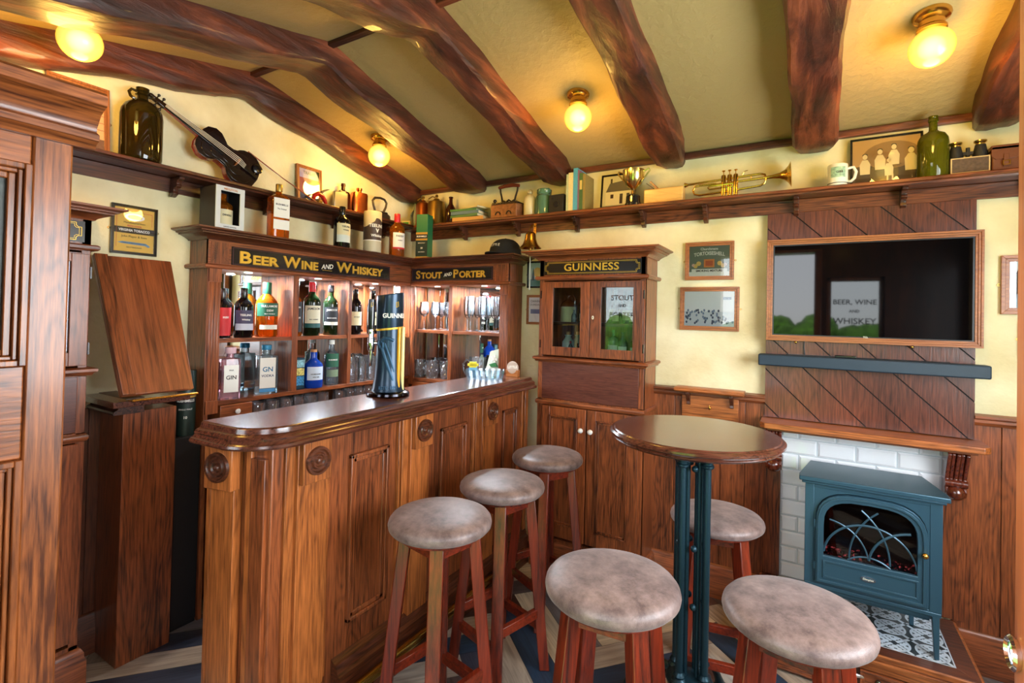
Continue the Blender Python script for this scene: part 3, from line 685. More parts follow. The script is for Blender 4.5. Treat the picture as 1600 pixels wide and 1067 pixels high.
mk('pane', MB().box(.0, st - .03, .018, .022, 1.33, 1.66), plain('painted_reflection_pane', (58, 66, 60), .45, 0, .4, 22, .75, 0), t)  # opaque pane, the stone's reflection painted in as dark mottling
SC2 = [(0, 1.70), (.010, 1.70), (.016, 1.71), (.030, 1.716), (.030, 1.728), (.016, 1.736), (.016, 1.744), (.034, 1.768), (.05, 1.776), (.064, 1.782), (.064, 1.802), (.054, 1.81), (0, 1.81)]
SC2 = [(o, z + .045) for o, z in SC2]
mk('cornice', MB().sweep(SC2, [(.0, 0), (fx + .032, 0)]), oak_light('x'), t)
mk('frieze', MB().box(0, fx, .0, .045, 1.775, 1.85), oak_light('x'), t)

# ------------------------------------------------------------------ bar counter
bt = thing('bar_counter', 'panelled oak bar counter with polished rounded top and carved rosettes', 'bar counter', (-1.5, 1.7, 0))
OR = (-1.5, 1.7, 0)
def W2(m): m.v = [(v[0] - OR[0], v[1] - OR[1], v[2] - OR[2]) for v in m.v]; return m
ang = math.atan2(.055, .29)
def arc(cx, cy, r, a0, a1, n): return [(cx + r * cos(a0 + (a1 - a0) * i / n), cy + r * sin(a0 + (a1 - a0) * i / n)) for i in range(n + 1)]
NX = -1.388; RR = .125
def edge_path(off):    # inner top line of the nosing, travelled from the flap end to the back
    r = RR; cx, cy = NX - r, .955 + r * .1
    return [(-1.655, .868)] + arc(cx + .0, cy + .03, r, R(-78), 0, 12) + [(NX, 2.56)]
EP = edge_path(0)
NOSE = [(-.06, 1.0), (.040, 1.0), (.043, 1.006), (.040, 1.013), (.030, 1.018), (.026, 1.024), (.028, 1.030), (.022, 1.038), (.010, 1.042), (.008, 1.048), (.006, 1.056), (0, 1.06), (-.06, 1.06)]
mk('moulded_edge', W2(MB().sweep(NOSE, EP)), oak_top('y'), bt)
top = EP + [(-1.655, 2.56)]
mk('top', W2(MB().prism(top, 1.012, 1.0605, 'z')), oak_top('y'), bt)
# body
body = [(-1.655, .892), (-1.47, .932), (-1.425, .95), (-1.42, .955), (-1.42, 2.56), (-1.50, 2.56), (-1.50, 1.02), (-1.655, .985)]
mk('body', W2(MB().prism(body, 0, 1.0, 'z')), oak('z'), bt, .002)
fb = MB()
def rosette(parent, M):
    b = mk('rosette_block', MB().box(-.055, .055, -.034, .0, -.07, .065).xf(M), oak_light('z'), parent, .003)
    m = MB()
    m.lathe([(0, -.012), (.008, -.010), (.012, -.003), (.016, -.003), (.020, -.008), (.024, -.008), (.028, -.002), (.034, -.002), (.038, -.009), (.045, -.009), (.047, .001), (0, .001)], (0, 0, 0), 36, 'y')
    m.xf(Matrix.Translation((0, -.034, 0)))
    m.xf(M); mk('rosette', m, oak_dark('y'), b)
ML = Matrix.Rotation(R(90), 4, 'Z')
for k, y in enumerate((1.078, 1.604, 2.124)):
    m = MB(); m.box(-1.42, -1.392, y - .052, y + .066, .17, .998); m.box(-1.42, -1.408, y - .085, y + .085, .17, .998)
    mk('pilaster', W2(m), oak_light('z'), bt, .002)
    rosette(bt, Matrix.Translation((-1.392 - OR[0] - .012, y + .006 - OR[1], .93)) @ ML)
m = MB(); m.box(-1.42, -1.395, 2.515, 2.548, .17, .998); mk('pilaster', W2(m), oak_light('z'), bt, .002)
# end pilaster facing the opening
a = math.atan2(.04, .185)
ME = Matrix.Translation((-1.575 - OR[0], .905 - OR[1], 0)) @ Matrix.Rotation(a, 4, 'Z')
m = MB(); m.box(-.035, .058, -.028, 0.004, .0, .998); m.box(-.072, -.055, -.012, .004, 0, .998); m.box(.085, .105, -.01, .004, 0, .998); mk('end_pilaster', m.xf(ME), oak_light('z'), bt, .002)
rosette(bt, ME @ Matrix.Translation((.010, -.012, .93)))
m = MB(); m.box(.105, .16, -.012, .004, 0, .96); mk('end_board', m.xf(ME), oak('z'), bt, .002)
# raised panels
for y0, y1 in ((1.19, 1.49), (1.705, 2.01), (2.235, 2.49)):
    m = MB(); z0, z1 = .22, .965
    pz0, pz1 = .30, .90; py0, py1 = y0 + .065, y1 - .045
    for e0, e1, h in ((0, .014, .016), (.014, .03, .010)):
        for a_, b_, c_, d_ in ((py0 + e0, py0 + e1, pz0 + e0, pz1 - e0), (py1 - e1, py1 - e0, pz0 + e0, pz1 - e0), (py0 + e0, py1 - e0, pz0 + e0, pz0 + e1), (py0 + e0, py1 - e0, pz1 - e1, pz1 - e0)):
            m.box(-1.4205, -1.42 + h, a_, b_, c_, d_)
    p = mk('panel_frame', W2(m), oak('z'), bt, .003)
    mk('panel', W2(MB().box(-1.4205, -1.415, py0 + .03, py1 - .03, pz0 + .03, pz1 - .03)), oak('z'), p, .001)
    mk('edge_strip', W2(MB().box(-1.42, -1.404, y1 + .004, y1 + .016, .2, .995)), oak_light('z'), bt, .002)
PL = [(0, 0), (.05, 0), (.05, .10), (.045, .11), (.045, .15), (.034, .158), (.034, .17), (.026, .185), (.012, .19), (0, .20)]
mk('plinth', W2(MB().sweep(PL, [(-1.42, 1.20), (-1.42, 2.545)])), oak_dark('y'), bt)
# foot rail
fr = thing('foot_rail', 'brass foot rail running along the bottom of the bar counter', 'foot rail', (-1.33, 1.8, 0))
mk('rail', MB().tube([(0, -.72, .115), (0, 0, .115), (0, .62, .115)], .0195, 16), plain('brass_dull', (186, 158, 84), .2, 1), fr)
for y in (-.5, .05, .45):
    mk('support', MB().lathe([(.02, .0), (.022, .004), (.008, .01), (.007, .085), (.014, .098), (.0, .1)], (0, y, 0), 14), BRASS(), fr)

# ------------------------------------------------------------------ pillar with the raised flap
t = thing('bar_pillar', 'dark oak pillar against the left wall with a moulded counter end on top', 'pillar', (-2.42, 1.0, 0))
mk('body', MB().box(XL + 2.42 + .013, .11, -.092, .10, 0, 1.0), oak('z'), t, .002)
pp = [(XL + 2.42 + .014, -.1), (.13, -.1)]
mk('moulded_edge', MB().sweep(NOSE, [(XL + 2.42 + .014, -.098), (.15, -.098)]), oak_dark('x'), t)
mk('top', MB().box(XL + 2.42 + .014, .20, -.16, .11, 1.035, 1.058), oak_top('x'), t, .003)
t = thing('bar_flap', 'raised bar flap, a wide oak board leaning back against the left wall', 'bar flap', (-2.215, .985, 1.075))
# board leaning back against the wall, built upright and tilted about its hinge edge
tilt_ = math.atan2(-.255, .54); Lf = hypot(.255, .54)
bo = mk('board', MB().hexa([(0, -.13, 0), (.022, -.13, 0), (.022, .125, 0), (0, .125, 0), (0, -.143, Lf), (.022, -.143, Lf), (.022, .140, Lf), (0, .140, Lf)]), wood('flap_oak', (66, 28, 14), (158, 88, 50), 'z', scale=.55, ring=.8), t, .003)
la = mk('edge_lath', MB().hexa([(.022, -.13, 0), (.034, -.13, 0), (.034, -.085, 0), (.022, -.085, 0), (.022, -.143, Lf), (.034, -.143, Lf), (.034, -.098, Lf), (.022, -.098, Lf)]), oak('z'), t, .002)
bo.rotation_euler = la.rotation_euler = (0, tilt_, 0)
h = MB(); h.box(-.0, .030, -.10, .135, -.016, -.012); h.tube([(.03, -.10, -.012), (.03, .135, -.012)], .005, 8)
mk('hinge', h, BRASS(), t)
for k in range(5): mk('screw', MB().sphere((.022, -.085 + k * .05, -.010), .0045, 10, .6), BRASS(), t)
# black box and dark fridge front behind the opening
t = thing('drinks_fridge', 'black cabinet in the shadow between pillar and bar, the green tin on top', 'fridge', (-2.45, 1.19, 0))
mk('body', MB().box(-.066, .075, -.075, .045, 0, .845), plain('black_matt', (10, 10, 13), .6), t, .003)
mk('door', MB().box(.075, .081, -.073, .043, .02, .84), plain('black_matt', (10, 10, 13), .6), t, .001)
t = thing('drinks_fridge', 'black bar fridge standing under the back bar shelves', 'fridge', (-2.33, 1.62, 0))
mk('body', MB().box(-.03, .10, -.355, .7, 0, .835), plain('black_matt', (10, 10, 13), .6), t, .003)
mk('door', MB().box(.10, .106, -.35, .69, .03, .82), plain('black_matt', (10, 10, 13), .6), t, .001)
# the dead corner between the two back bars
tag(mk('corner_post', MB().box(0, .160, 0, D - .004 - 2.5965, 0, CZ).xf(Matrix.Translation((XL + .002, 2.5965, 0))), oak('z'), None, .001), 'plain oak corner filler joining the two back bars', 'post')

# ------------------------------------------------------------------ chimney panel, television, mantel, fireplace
t = thing('chimney_panel', 'flat dark oak panel with slanting grooves behind the television', 'wall panel', (.2, D, 0))
def slant_panel(x0, x1, z0, z1, y0, y1, pitch=.172, slope=1.0, g=.0026, off=0.0):
    """boards cut by slanting grooves: each board a polygon clipped to the rectangle"""
    m = MB()
    def clip(poly, f):
        out = []
        for i in range(len(poly)):
            a, b = poly[i], poly[(i + 1) % len(poly)]; fa, fb = f(a), f(b)
            if fa >= 0: out.append(a)
            if fa * fb < 0: k = fa / (fa - fb); out.append((a[0] + (b[0] - a[0]) * k, a[1] + (b[1] - a[1]) * k))
        return out
    rect = [(x0, z0), (x1, z0), (x1, z1), (x0, z1)]; L = sqrt(1 + slope * slope)
    k0 = -12
    for k in range(k0, 14):       # line: z + slope*x = c
        c0, c1 = off + k * pitch, off + (k + 1) * pitch
        p = clip(rect, lambda q: (q[1] + slope * q[0] - c0) / L - g); 
        if len(p) > 2: p = clip(p, lambda q: (c1 - q[1] - slope * q[0]) / L - g)
        if len(p) > 2: m.prism(p, y0, y0 + .005, 'y')
    return m
mk('backing', MB().box(-.378, .393, -.0292, -.002, .952, 1.942), plain('groove_dark', (24, 12, 10), .7), t)
mk('boarding', slant_panel(-.178 - .2, .593 - .2, .952, 1.942, -.034, -.002, off=.12), wood('panel_oak', (56, 25, 17), (122, 64, 44), 'z', rough=.3, scale=1.1, bump=.5, coat=.4), t)
def framebox(x0, x1, z0, z1, w, y0, y1, steps=1):
    m = MB()
    for k in range(steps):
        e0 = w * k / steps; e1 = w * (k + 1) / steps; yy = y0 + (.004 * k)
        m.prism([(x0 + e0, z0 + e0), (x1 - e0, z0 + e0), (x1 - e1, z0 + e1), (x0 + e1, z0 + e1)], yy, y1, 'y')
        m.prism([(x0 + e1, z1 - e1), (x1 - e1, z1 - e1), (x1 - e0, z1 - e0), (x0 + e0, z1 - e0)], yy, y1, 'y')
        m.prism([(x0 + e0, z0 + e0), (x0 + e1, z0 + e1), (x0 + e1, z1 - e1), (x0 + e0, z1 - e0)], yy, y1, 'y')
        m.prism([(x1 - e1, z0 + e1), (x1 - e0, z0 + e0), (x1 - e0, z1 - e0), (x1 - e1, z1 - e1)], yy, y1, 'y')
    return m
t = thing('television', 'large wall television in an oak picture frame, black screen reflecting the window', 'television', (.22, D - .035, 1.567))
mk('frame', framebox(-.395, .390, -.240, .243, .026, -.038, -.001, 3), frame_oak('x'), t, .001)
mk('back', MB().box(-.36, .36, -.02, -.001, -.21, .21), BLACK(), t)
s_ = mk('screen', MB().box(-.369, .362, -.028, -.018, -.215, .217), plain('screen_glass', (4, 5, 7), .03, 0), t)
mk('bezel', framebox(-.3695, .3625, -.2155, .2175, .006, -.0295, -.018), plain('bezel', (20, 24, 28), .3), t)
pass
text('TCL', .010, (.0, -.0298, -.2115), plain('sign_white', (228, 224, 206), .5), t, bold=.0002)
for x in (-.27, .165): mk('screw', MB().sphere((x, -.02, -.246), .007, 10), BRASS(), t)
mk('cable', MB().tube([(-.235, -.004, -.235), (-.236, -.004, -.27), (-.232, -.004, -.31)], .003, 6), BLACK(), t)
t = thing('soundbar', 'long black soundbar mounted below the television', 'speaker', (.211, D - .036, 1.233))
mk('body', MB().box(-.416, .416, -.075, -.001, -.027, .027), plain('speaker_cloth', (28, 50, 66), .5, 0, .2, 900), t, .006)
mk('bracket', MB().box(-.3, .3, -.02, -.0005, .02, .03), BLACK(), t)
tag(mk('sensor_box', MB().box(-.04, .04, -.02, .02, 0, .011), BLACK(), None, .003), 'small flat black box lying on top of the soundbar', 'box').location = (.145, D - .085, 1.2605)
t = thing('mantel_shelf', 'oak mantel shelf over the white tiled fireplace', 'mantel', (.21, D, .93))
m = MB(); m.prism([(-.40, -.034), (-.40, -.16), (-.375, -.19), (.385, -.19), (.41, -.16), (.41, -.001), (.385, -.001), (-.37, -.001)] if False else [(-.40, -.001), (-.40, -.165), (-.378, -.190), (.382, -.190), (.404, -.165), (.404, -.001)], -.008, .018, 'z')
mk('board', m, oak_light('x'), t, .003)
mk('under_moulding', MB().box(-.37, .37, -.155, -.002, -.022, -.008), oak('x'), t, .003)
def corbel(x, label):
    t = thing('carved_corbel', label, 'corbel', (x, D - .02, .905), 0, 'carved corbels under the mantel')
    m = MB(); pts = []
    prof = [(0, 0), (-.105, 0), (-.11, -.012), (-.10, -.03), (-.085, -.06), (-.07, -.09), (-.058, -.118), (-.066, -.128), (-.062, -.14), (-.05, -.145), (-.058, -.155), (-.062, -.17), (-.05, -.19), (-.03, -.20), (0, -.205)]
    for k in range(5):
        x0 = -.035 + k * .0142; m.prism([(a * (1 if k % 2 == 0 else .93), b) for a, b in prof], x0, x0 + .0135, 'x')
    o = mk('scroll', m, wood('carved_oak', (70, 24, 12), (120, 50, 26), 'z', rough=.2, coat=.8), t, .003)
    mk('leaf', MB().sphere((0, -.045, -.175), .036, 14, .9), wood('carved_oak', (70, 24, 12), (120, 50, 26), 'z', rough=.2, coat=.8), t)
    mk('collar', MB().tube([(-.036, -.055, -.135), (.036, -.055, -.135)], .016, 12), wood('carved_oak', (70, 24, 12), (120, 50, 26), 'z', rough=.2, coat=.8), t)
corbel(-.135, 'carved dark oak corbel under the left end of the mantel, behind the round table')
corbel(.528, 'carved dark oak corbel under the right end of the mantel')
m = MB(); m.box(-.178, -.107, D - .022, D - .001, .19, .92); mk_ = mk('fire_surround', m, oak('z'), None, .002); tag(mk_, 'narrow oak upright left of the white fireplace tiles', 'upright')
m = MB(); m.box(.497, .57, D - .022, D - .001, .19, .92); tag(mk('fire_surround', m, oak('z'), None, .002), 'narrow oak upright right of the white fireplace tiles', 'upright')
# tiles
m = MB(); rnd = random.Random(2); tw, tz = .1505, .0745
r = 0; z = .185
while z < .915:
    x = -.107 - (tw / 2 if r % 2 else 0)
    while x < .497:
        a, b = max(x, -.107), min(x + tw, .497)
        if b - a > .01:
            g, bv, y1, y0 = .0012, .009, D - .002, D - .013; z1 = min(z + tz, .917)
            a_, b_, c_, d_ = a + g, b - g, z + g, z1 - g; tl_ = rnd.uniform(-.0004, .0004)
            m.add([(a_, y1 - .003, c_), (b_, y1 - .003, c_), (b_, y1 - .003, d_), (a_, y1 - .003, d_), (a_ + bv, y0 + tl_, c_ + bv), (b_ - bv, y0 - tl_, c_ + bv), (b_ - bv, y0 - tl_, d_ - bv), (a_ + bv, y0 + tl_, d_ - bv)],
                  [(4, 5, 6, 7), (0, 1, 5, 4), (1, 2, 6, 5), (2, 3, 7, 6), (3, 0, 4, 7)])
        x += tw
    z += tz; r += 1
tl_o = mk('tiled_surround', m, plain('white_tile', (240, 244, 248), .12, coat=.5), None, 0); tag(tl_o, 'glossy white brick-shaped tiles behind the stove', 'tiles')
mk('grout', MB().box(-.107, .497, D - .006, D - .001, .185, .917), plain('grout', (196, 206, 212), .8), tl_o)
# hearth
HX0, HX1, HY0, HZ = -.18, .531, 2.322, .188
t = thing('hearth', 'raised oak hearth with patterned tile top and small cupboard front', 'hearth', (.175, 2.55, 0))
def W3(m, o=(.175, 2.55, 0)): m.v = [(v[0] - o[0], v[1] - o[1], v[2] - o[2]) for v in m.v]; return m
mk('body', W3(MB().box(HX0 + .012, HX1 - .012, HY0 + .014, D - .026, 0, HZ - .012)), oak_dark('x'), t, .002)
m = MB(); bw = .058
m.prism([(HX0, HY0), (HX1, HY0), (HX1 - bw, HY0 + bw), (HX0 + bw, HY0 + bw)], HZ - .012, HZ, 'z'); m.prism([(HX1, HY0), (HX1, D - .026), (HX1 - bw, D - .026), (HX1 - bw, HY0 + bw)], HZ - .012, HZ, 'z'); m.prism([(HX0, HY0), (HX0 + bw, HY0 + bw), (HX0 + bw, D - .026), (HX0, D - .026)], HZ - .012, HZ, 'z')
mk('wood_border', W3(m), oak_dark('x'), t, .001)
mk('moulding', W3(MB().sweep([(0, HZ - .075), (.0, HZ - .07), (.004, HZ - .06), (.004, HZ - .05), (.010, HZ - .04), (.010, HZ - .032), (.005, HZ - .028), (.014, HZ - .018), (.014, HZ - .004), (.010, HZ - .0005), (-.01, HZ - .0005), (-.01, HZ - .075)], [(HX0 + .004, D - .03), (HX0 + .004, HY0 + .006), (HX1 - .004, HY0 + .006), (HX1 - .004, D - .03)])), oak_light('x'), t)
for x0, x1 in ((HX0 + .03, .17), (.185, HX1 - .03)):
    d_ = mk('panel_door', W3(framebox(x0, x1, .012, .108, .014, HY0 - .002, HY0 + .016, 2)), oak('x'), t, .001)
    mk('panel', W3(MB().box(x0 + .014, x1 - .014, HY0 + .004, HY0 + .014, .026, .094)), oak('x'), d_)
    kx = (x0 + x1) / 2
mk('knob', W3(MB().sphere((.24, HY0 - .014, .085), .012, 12).tube([(.24, HY0 - .012, .085), (.24, HY0 + .006, .085)], .005, 8)), plain('pewter', (110, 130, 138), .25, 1), t)
mk('handle', W3(MB().tube([(.195, HY0 - .008, .088), (.165, HY0 - .018, .094), (.135, HY0 - .014, .094), (.11, HY0 - .004, .096)], [.004, .009, .009, .004], 10)), CHROME(), t)
# encaustic tile pattern in inlaid shapes
TX0, TX1, TY0, TY1 = HX0 + bw, HX1 - bw, HY0 + bw, D - .026
tp = mk('tile_base', W3(MB().box(TX0, TX1, TY0, TY1, HZ - .012, HZ - .0012)), plain('tile_charcoal', (26, 40, 48), .3), t)
m = MB()
def quad_strip(p, q, w, z0=HZ - .0015, z1=HZ - .0002): m.bar((p[0], p[1], (z0 + z1) / 2), (q[0], q[1], (z0 + z1) / 2), w, z1 - z0)
S = .115
def inside(x, y): return TX0 + .004 < x < TX1 - .004 and TY0 + .004 < y < TY1 - .004
i = 0
xs = [TX1 - S * (k + .5) for k in range(6)]; ys = [TY0 + S * (k + .5) for k in range(4)]
for cx in xs:
    for cy in ys:
        for q in range(4):
            a = pi / 4 + q * pi / 2; ca, sa = cos(a), sin(a)
            # diagonal stem and trefoil
            e = (cx + ca * S * .64, cy + sa * S * .64)
            p0 = (cx + ca * .012, cy + sa * .012)
            if inside(*p0) and inside(*e): quad_strip(p0, e, .011)
            a2 = q * pi / 2; ca, sa = cos(a2), sin(a2)
            for dx, dy, r_ in ((.026, 0, .010), (.036, .012, .008), (.036, -.012, .008)):
                x, y = cx + ca * dx - sa * dy, cy + sa * dx + ca * dy
                if inside(x, y): m.lathe([(0, HZ - .0015), (r_, HZ - .0015), (r_, HZ - .0002), (0, HZ - .0002)], (x, y, 0), 10)
            # arcs
            pts = []
            for k in range(9):
                b = a2 - .75 + 1.5 * k / 8; x, y = cx + .048 * cos(b), cy + .048 * sin(b)
                if inside(x, y): pts.append((x, y))
            for k in range(len(pts) - 1):
                if hypot(pts[k][0] - pts[k + 1][0], pts[k][1] - pts[k + 1][1]) < .02: quad_strip(pts[k], pts[k + 1], .008)
for p, q in (((TX0, TY0 + .002), (TX1, TY0 + .002)), ((TX1 - .002, TY0), (TX1 - .002, TY1)), ((TX0 + .002, TY0), (TX0 + .002, TY1))): quad_strip(p, q, .004)
mk('tile_pattern', W3(m), plain('tile_pale_blue', (196, 212, 226), .25), tp)
# electric stove
IB = plain('stove_enamel', (52, 86, 104), .32, .35, .08, 200)
t = thing('electric_stove', 'blue-black cast iron style electric stove with arched glass door and glowing coals', 'stove', (.215, 2.53, HZ))
OX, OY, OZ = .215, 2.53, HZ
def W4(m): m.v = [(v[0] - OX, v[1] - OY, v[2] - OZ) for v in m.v]; return m
zf = .76; SF = 2.405; SB = 2.66
def plan(dx0, dx1, yf, yb): return [(dx0, yf), (dx1, yf), (dx1, yf + .05), (dx1 - .04, yb), (dx0 + .04, yb), (dx0, yf + .05)]
m = MB(); m.box(-.002, .030, SF, SB - .12, .352, zf); m.box(.399, .436, SF, SB - .12, .352, zf); m.box(.03, .399, SF + .09, SB - .02, .352, zf)
m.prism([(-.002, SF + .03), (.035, SB), (.040, SB), (.04, SF + .03)], .352, zf, 'z'); m.prism([(.436, SF + .03), (.40, SF + .03), (.395, SB), (.400, SB)], .352, zf, 'z')
m.box(.03, .40, SF, SF + .1, .352, .36); m.box(.03, .40, SF, SF + .1, .742, zf)
mk('body', W4(m), IB, t, .002)
m = MB(); m.prism(plan(-.024, .455, 2.385, 2.675), .768, .786, 'z'); m.prism(plan(-.014, .445, 2.393, 2.67), .757, .768, 'z'); mk('top_plate', W4(m), IB, t, .003)
def arch(x0, x1, z0, zs, zt, n=14):
    c = (x0 + x1) / 2; a = (x1 - x0) / 2; pts = [(x0, z0), (x1, z0)]
    for k in range(n + 1):
        th_ = pi * k / n; pts.append((c + a * math.copysign(abs(cos(th_)) ** .62, cos(th_)), zs + (zt - zs) * abs(sin(th_)) ** .75))
    return pts
def ring(o, i, y0, y1):
    m = MB(); n = len(o); vs = [(a, y0, b) for a, b in o] + [(a, y0, b) for a, b in i] + [(a, y1, b) for a, b in o] + [(a, y1, b) for a, b in i]; fs = []
    for k in range(n):
        k2 = (k + 1) % n; fs += [(k, k2, n + k2, n + k), (2 * n + k, 3 * n + k, 3 * n + k2, 2 * n + k2), (k, 2 * n + k, 2 * n + k2, k2), (n + k, n + k2, 3 * n + k2, 3 * n + k)]
    return m.add(vs, fs)
# front plate around the arched door
o_out = [(.03, .36), (.399, .36)] + [(.399, .745) if k < 7 else ((.215, .745) if k == 7 else (.03, .745)) for k in range(15)]
o_arch = arch(.034, .395, .362, .60, .738)
mk('front_plate', W4(ring([(.028, .358), (.401, .358)] + [(.401 - (.373) * k / 14, .746) for k in range(15)], o_arch, SF + .002, SF + .012)), IB, t)
dA, dB = arch(.036, .393, .364, .598, .735), arch(.064, .362, .478, .60, .706)
door = mk('door', W4(ring(dA, dB, SF - .014, SF + .01)), IB, t, .002)
mk('door_moulding', W4(ring(arch(.042, .386, .372, .598, .727), arch(.050, .378, .382, .60, .719), SF - .020, SF - .013)), IB, door, .001)
mk('drawer_panel', W4(framebox(.062, .366, .392, .462, .008, SF - .018, SF - .010, 1)), IB, door, .001)
mk('badge', W4(MB().lathe([(0, -.003), (.024, -.003), (.024, 0), (0, 0)], (0, 0, 0), 24, 'y').xf(Matrix.Translation((.212, SF - .014, .424)) @ Matrix.Diagonal((1, 1, .42, 1)))), CHROME(), door)
mk('badge_field', W4(MB().lathe([(0, -.004), (.021, -.004), (.021, -.002), (0, -.002)], (0, 0, 0), 24, 'y').xf(Matrix.Translation((.212, SF - .014, .424)) @ Matrix.Diagonal((1, 1, .36, 1)))), IB, door)
text('Dimplex', .010, (.212 - OX, SF - .0185 - OY, .424 - OZ), plain('sign_white', (228, 224, 206), .5), door, bold=.0002)
mk('knob', W4(MB().sphere((.381, SF - .032, .566), .011, 14).tube([(.381, SF - .03, .566), (.381, SF - .012, .566)], .005, 8)), BRASS(), door)
mk('pane', W4(MB().prism(arch(.058, .368, .472, .60, .712), SF - .002, SF + .001, 'y')), glass('stove_glass', (150, 160, 168), 1.0), door)
# tracery
m = MB()
def tr(cx, cz, r_, a0, a1, w=.0035):
    pts = []
    for k in range(17):
        a = a0 + (a1 - a0) * k / 16; x, z = cx + r_ * cos(a), cz + r_ * sin(a)
        zt_ = .60 + .106 * max(0, 1 - (abs(x - .213) / .149) ** 1.7) ** .6
        if .064 < x < .362 and .478 < z < zt_: pts.append((x, SF - .008, z))
    if len(pts) > 2: m.tube(pts, w, 6)
for cx in (.064, .213, .362): 
    tr(cx + .149, .478, .149, pi, pi / 2 - .2, .0045); tr(cx - .149, .478, .149, 0, pi / 2 + .2, .0032)
tr(.40, .49, .25, pi, pi / 2); tr(.03, .49, .25, 0, pi / 2); tr(.213, .40, .105, R(50), R(130))
mk('tracery', W4(m), IB, door)
mk('firebox', W4(MB().box(.042, .39, SF + .014, SF + .088, .455, .463)), plain('soot', (24, 20, 22), .8), t)
mk('firebox_back', W4(MB().box(.032, .398, SF + .082, SF + .089, .36, .74)), plain('soot_back', (52, 42, 46), .7), t)
m = MB(); rnd = random.Random(4)
for k in range(110):
    x, y, z = rnd.uniform(.062, .37), SF + rnd.uniform(.02, .07), .468 + rnd.uniform(0, .03) + .008 * sin(k); s = rnd.uniform(.004, .0075)
    m.sphere((x, y, z), s, 6, rnd.uniform(.6, 1.1))
def coals():
    mm, n, l, b = base('ember_bed'); tc = n.new('ShaderNodeTexCoord'); nz = n.new('ShaderNodeTexNoise'); nz.inputs['Scale'].default_value = 75; l.new(tc.outputs['Object'], nz.inputs['Vector'])
    r = n.new('ShaderNodeValToRGB'); e = r.color_ramp.elements; e[0].position = .52; e[0].color = (0, 0, 0, 1); e[1].position = .68; e[1].color = (1, .10, .09, 1)
    l.new(nz.outputs['Fac'], r.inputs[0]); l.new(r.outputs[0], b.inputs['Emission Color']); b.inputs['Emission Strength'].default_value = 3.0
    b.inputs['Base Color'].default_value = (.05, .05, .10, 1); b.inputs['Roughness'].default_value = .35; return mm
o = mk('coals', W4(m), coals(), t); o['kind'] = 'stuff'
LOG = plain('log_bark', (96, 84, 84), .8, 0, .8, 60, .35)
mk('log', W4(MB().tube([(.07, SF + .055, .515), (.13, SF + .05, .525), (.185, SF + .05, .528)], [.018, .021, .018], 10)), LOG, t)
mk('log', W4(MB().tube([(.20, SF + .045, .545), (.27, SF + .048, .525), (.355, SF + .05, .498)], [.019, .021, .017], 10)), LOG, t)
m = MB(); m.box(.0, .434, SF - .004, SF + .02, .340, .354); m.box(.01, .424, SF + .01, SF + .03, .322, .340); m.box(.03, .404, SF + .02, SB - .03, .31, .345)
mk('bottom_grille', W4(m), IB, t, .002)
for x, y in ((.015, SF + .012), (.418, SF + .012), (.06, SB - .04), (.375, SB - .04)):
    sx = -.003 if x < .2 else .003
    mk('leg', W4(MB().bar((x, y, .352), (x + sx, y - .012 * (y < 2.5), HZ + .0005), .030, .022, .020, .014)), IB, t, .002)
for z in (.43, .60): mk('hinge', W4(MB().box(.030, .036, SF - .012, SF, z - .014, z + .014)), IB, t)

# ------------------------------------------------------------------ round table
TBX, TBY, TBZ = -.345, 1.858, 1.02
t = thing('poseur_table', 'tall round oak table on a blue-black cast iron column base', 'table', (TBX, TBY, 0), R(20))
mk('tabletop', MB().lathe([(.0, .982), (.250, .982), (.270, .985), (.278, .992), (.273, .999), (.284, 1.001), (.291, 1.007), (.291, 1.014), (.284, 1.020), (.278, 1.020), (.274, 1.024), (.0, 1.024)], (0, 0, 0), 72), oak_top('x'), t)
for k in range(4):
    a = pi / 4 + k * pi / 2; x, y = .058 * cos(a), .058 * sin(a)
    c = mk('column', MB().lathe([(.013, .16), (.0135, .93)], (x, y, 0), 16), IRON(), t)
    mk('collar', MB().lathe([(.018, .905), (.022, .91), (.022, .916), (.018, .92), (.018, .924), (.023, .928), (.023, .934), (.018, .938), (.020, .97), (.024, .975)], (x, y, 0), 16), IRON(), c)
    mk('foot_collar', MB().lathe([(.024, .15), (.026, .16), (.026, .172), (.018, .18), (.021, .188), (.014, .20)], (x, y, 0), 16), IRON(), c)
    x2, y2 = .028 * cos(a), .028 * sin(a)
    mk('column', MB().lathe([(.009, .16), (.009, .95)], (x2, y2, 0), 12), IRON(), t)
    for z in (.895, .62, .42): 
        b = a + pi / 4; mk('boss', MB().sphere((.043 * cos(b), .043 * sin(b), z + .005), .0115, 12), IRON(), t)
m = MB(); m.lathe([(.0, .925), (.05, .925), (.06, .935), (.06, .95), (.09, .968), (.12, .975), (0, .975)], (0, 0, 0), 32); mk('top_bracket', m, IRON(), t)
mk('hub', MB().lathe([(0, .11), (.05, .11), (.075, .13), (.08, .15), (.072, .165), (.055, .175), (0, .18)], (0, 0, 0), 32), IRON(), t)
for k in range(4):
    a = pi / 4 + k * pi / 2 + R(8)
    P_ = lambda r_, z: (r_ * cos(a), r_ * sin(a), z)
    f = mk('foot', MB().tube([P_(.05, .15), P_(.10, .155), P_(.15, .14), P_(.20, .09), P_(.225, .05), P_(.24, .022)], [.018, .014, .013, .013, .014, .018], 12), IRON(), t)
    mk('foot_pad', MB().lathe([(.026, 0), (.028, .006), (.02, .02), (0, .024)], P_(.24, 0), 16), IRON(), f)
    mk('scroll', MB().tube([P_(.09, .13), P_(.12, .115), P_(.15, .09), P_(.155, .07)], .007, 8), IRON(), f)

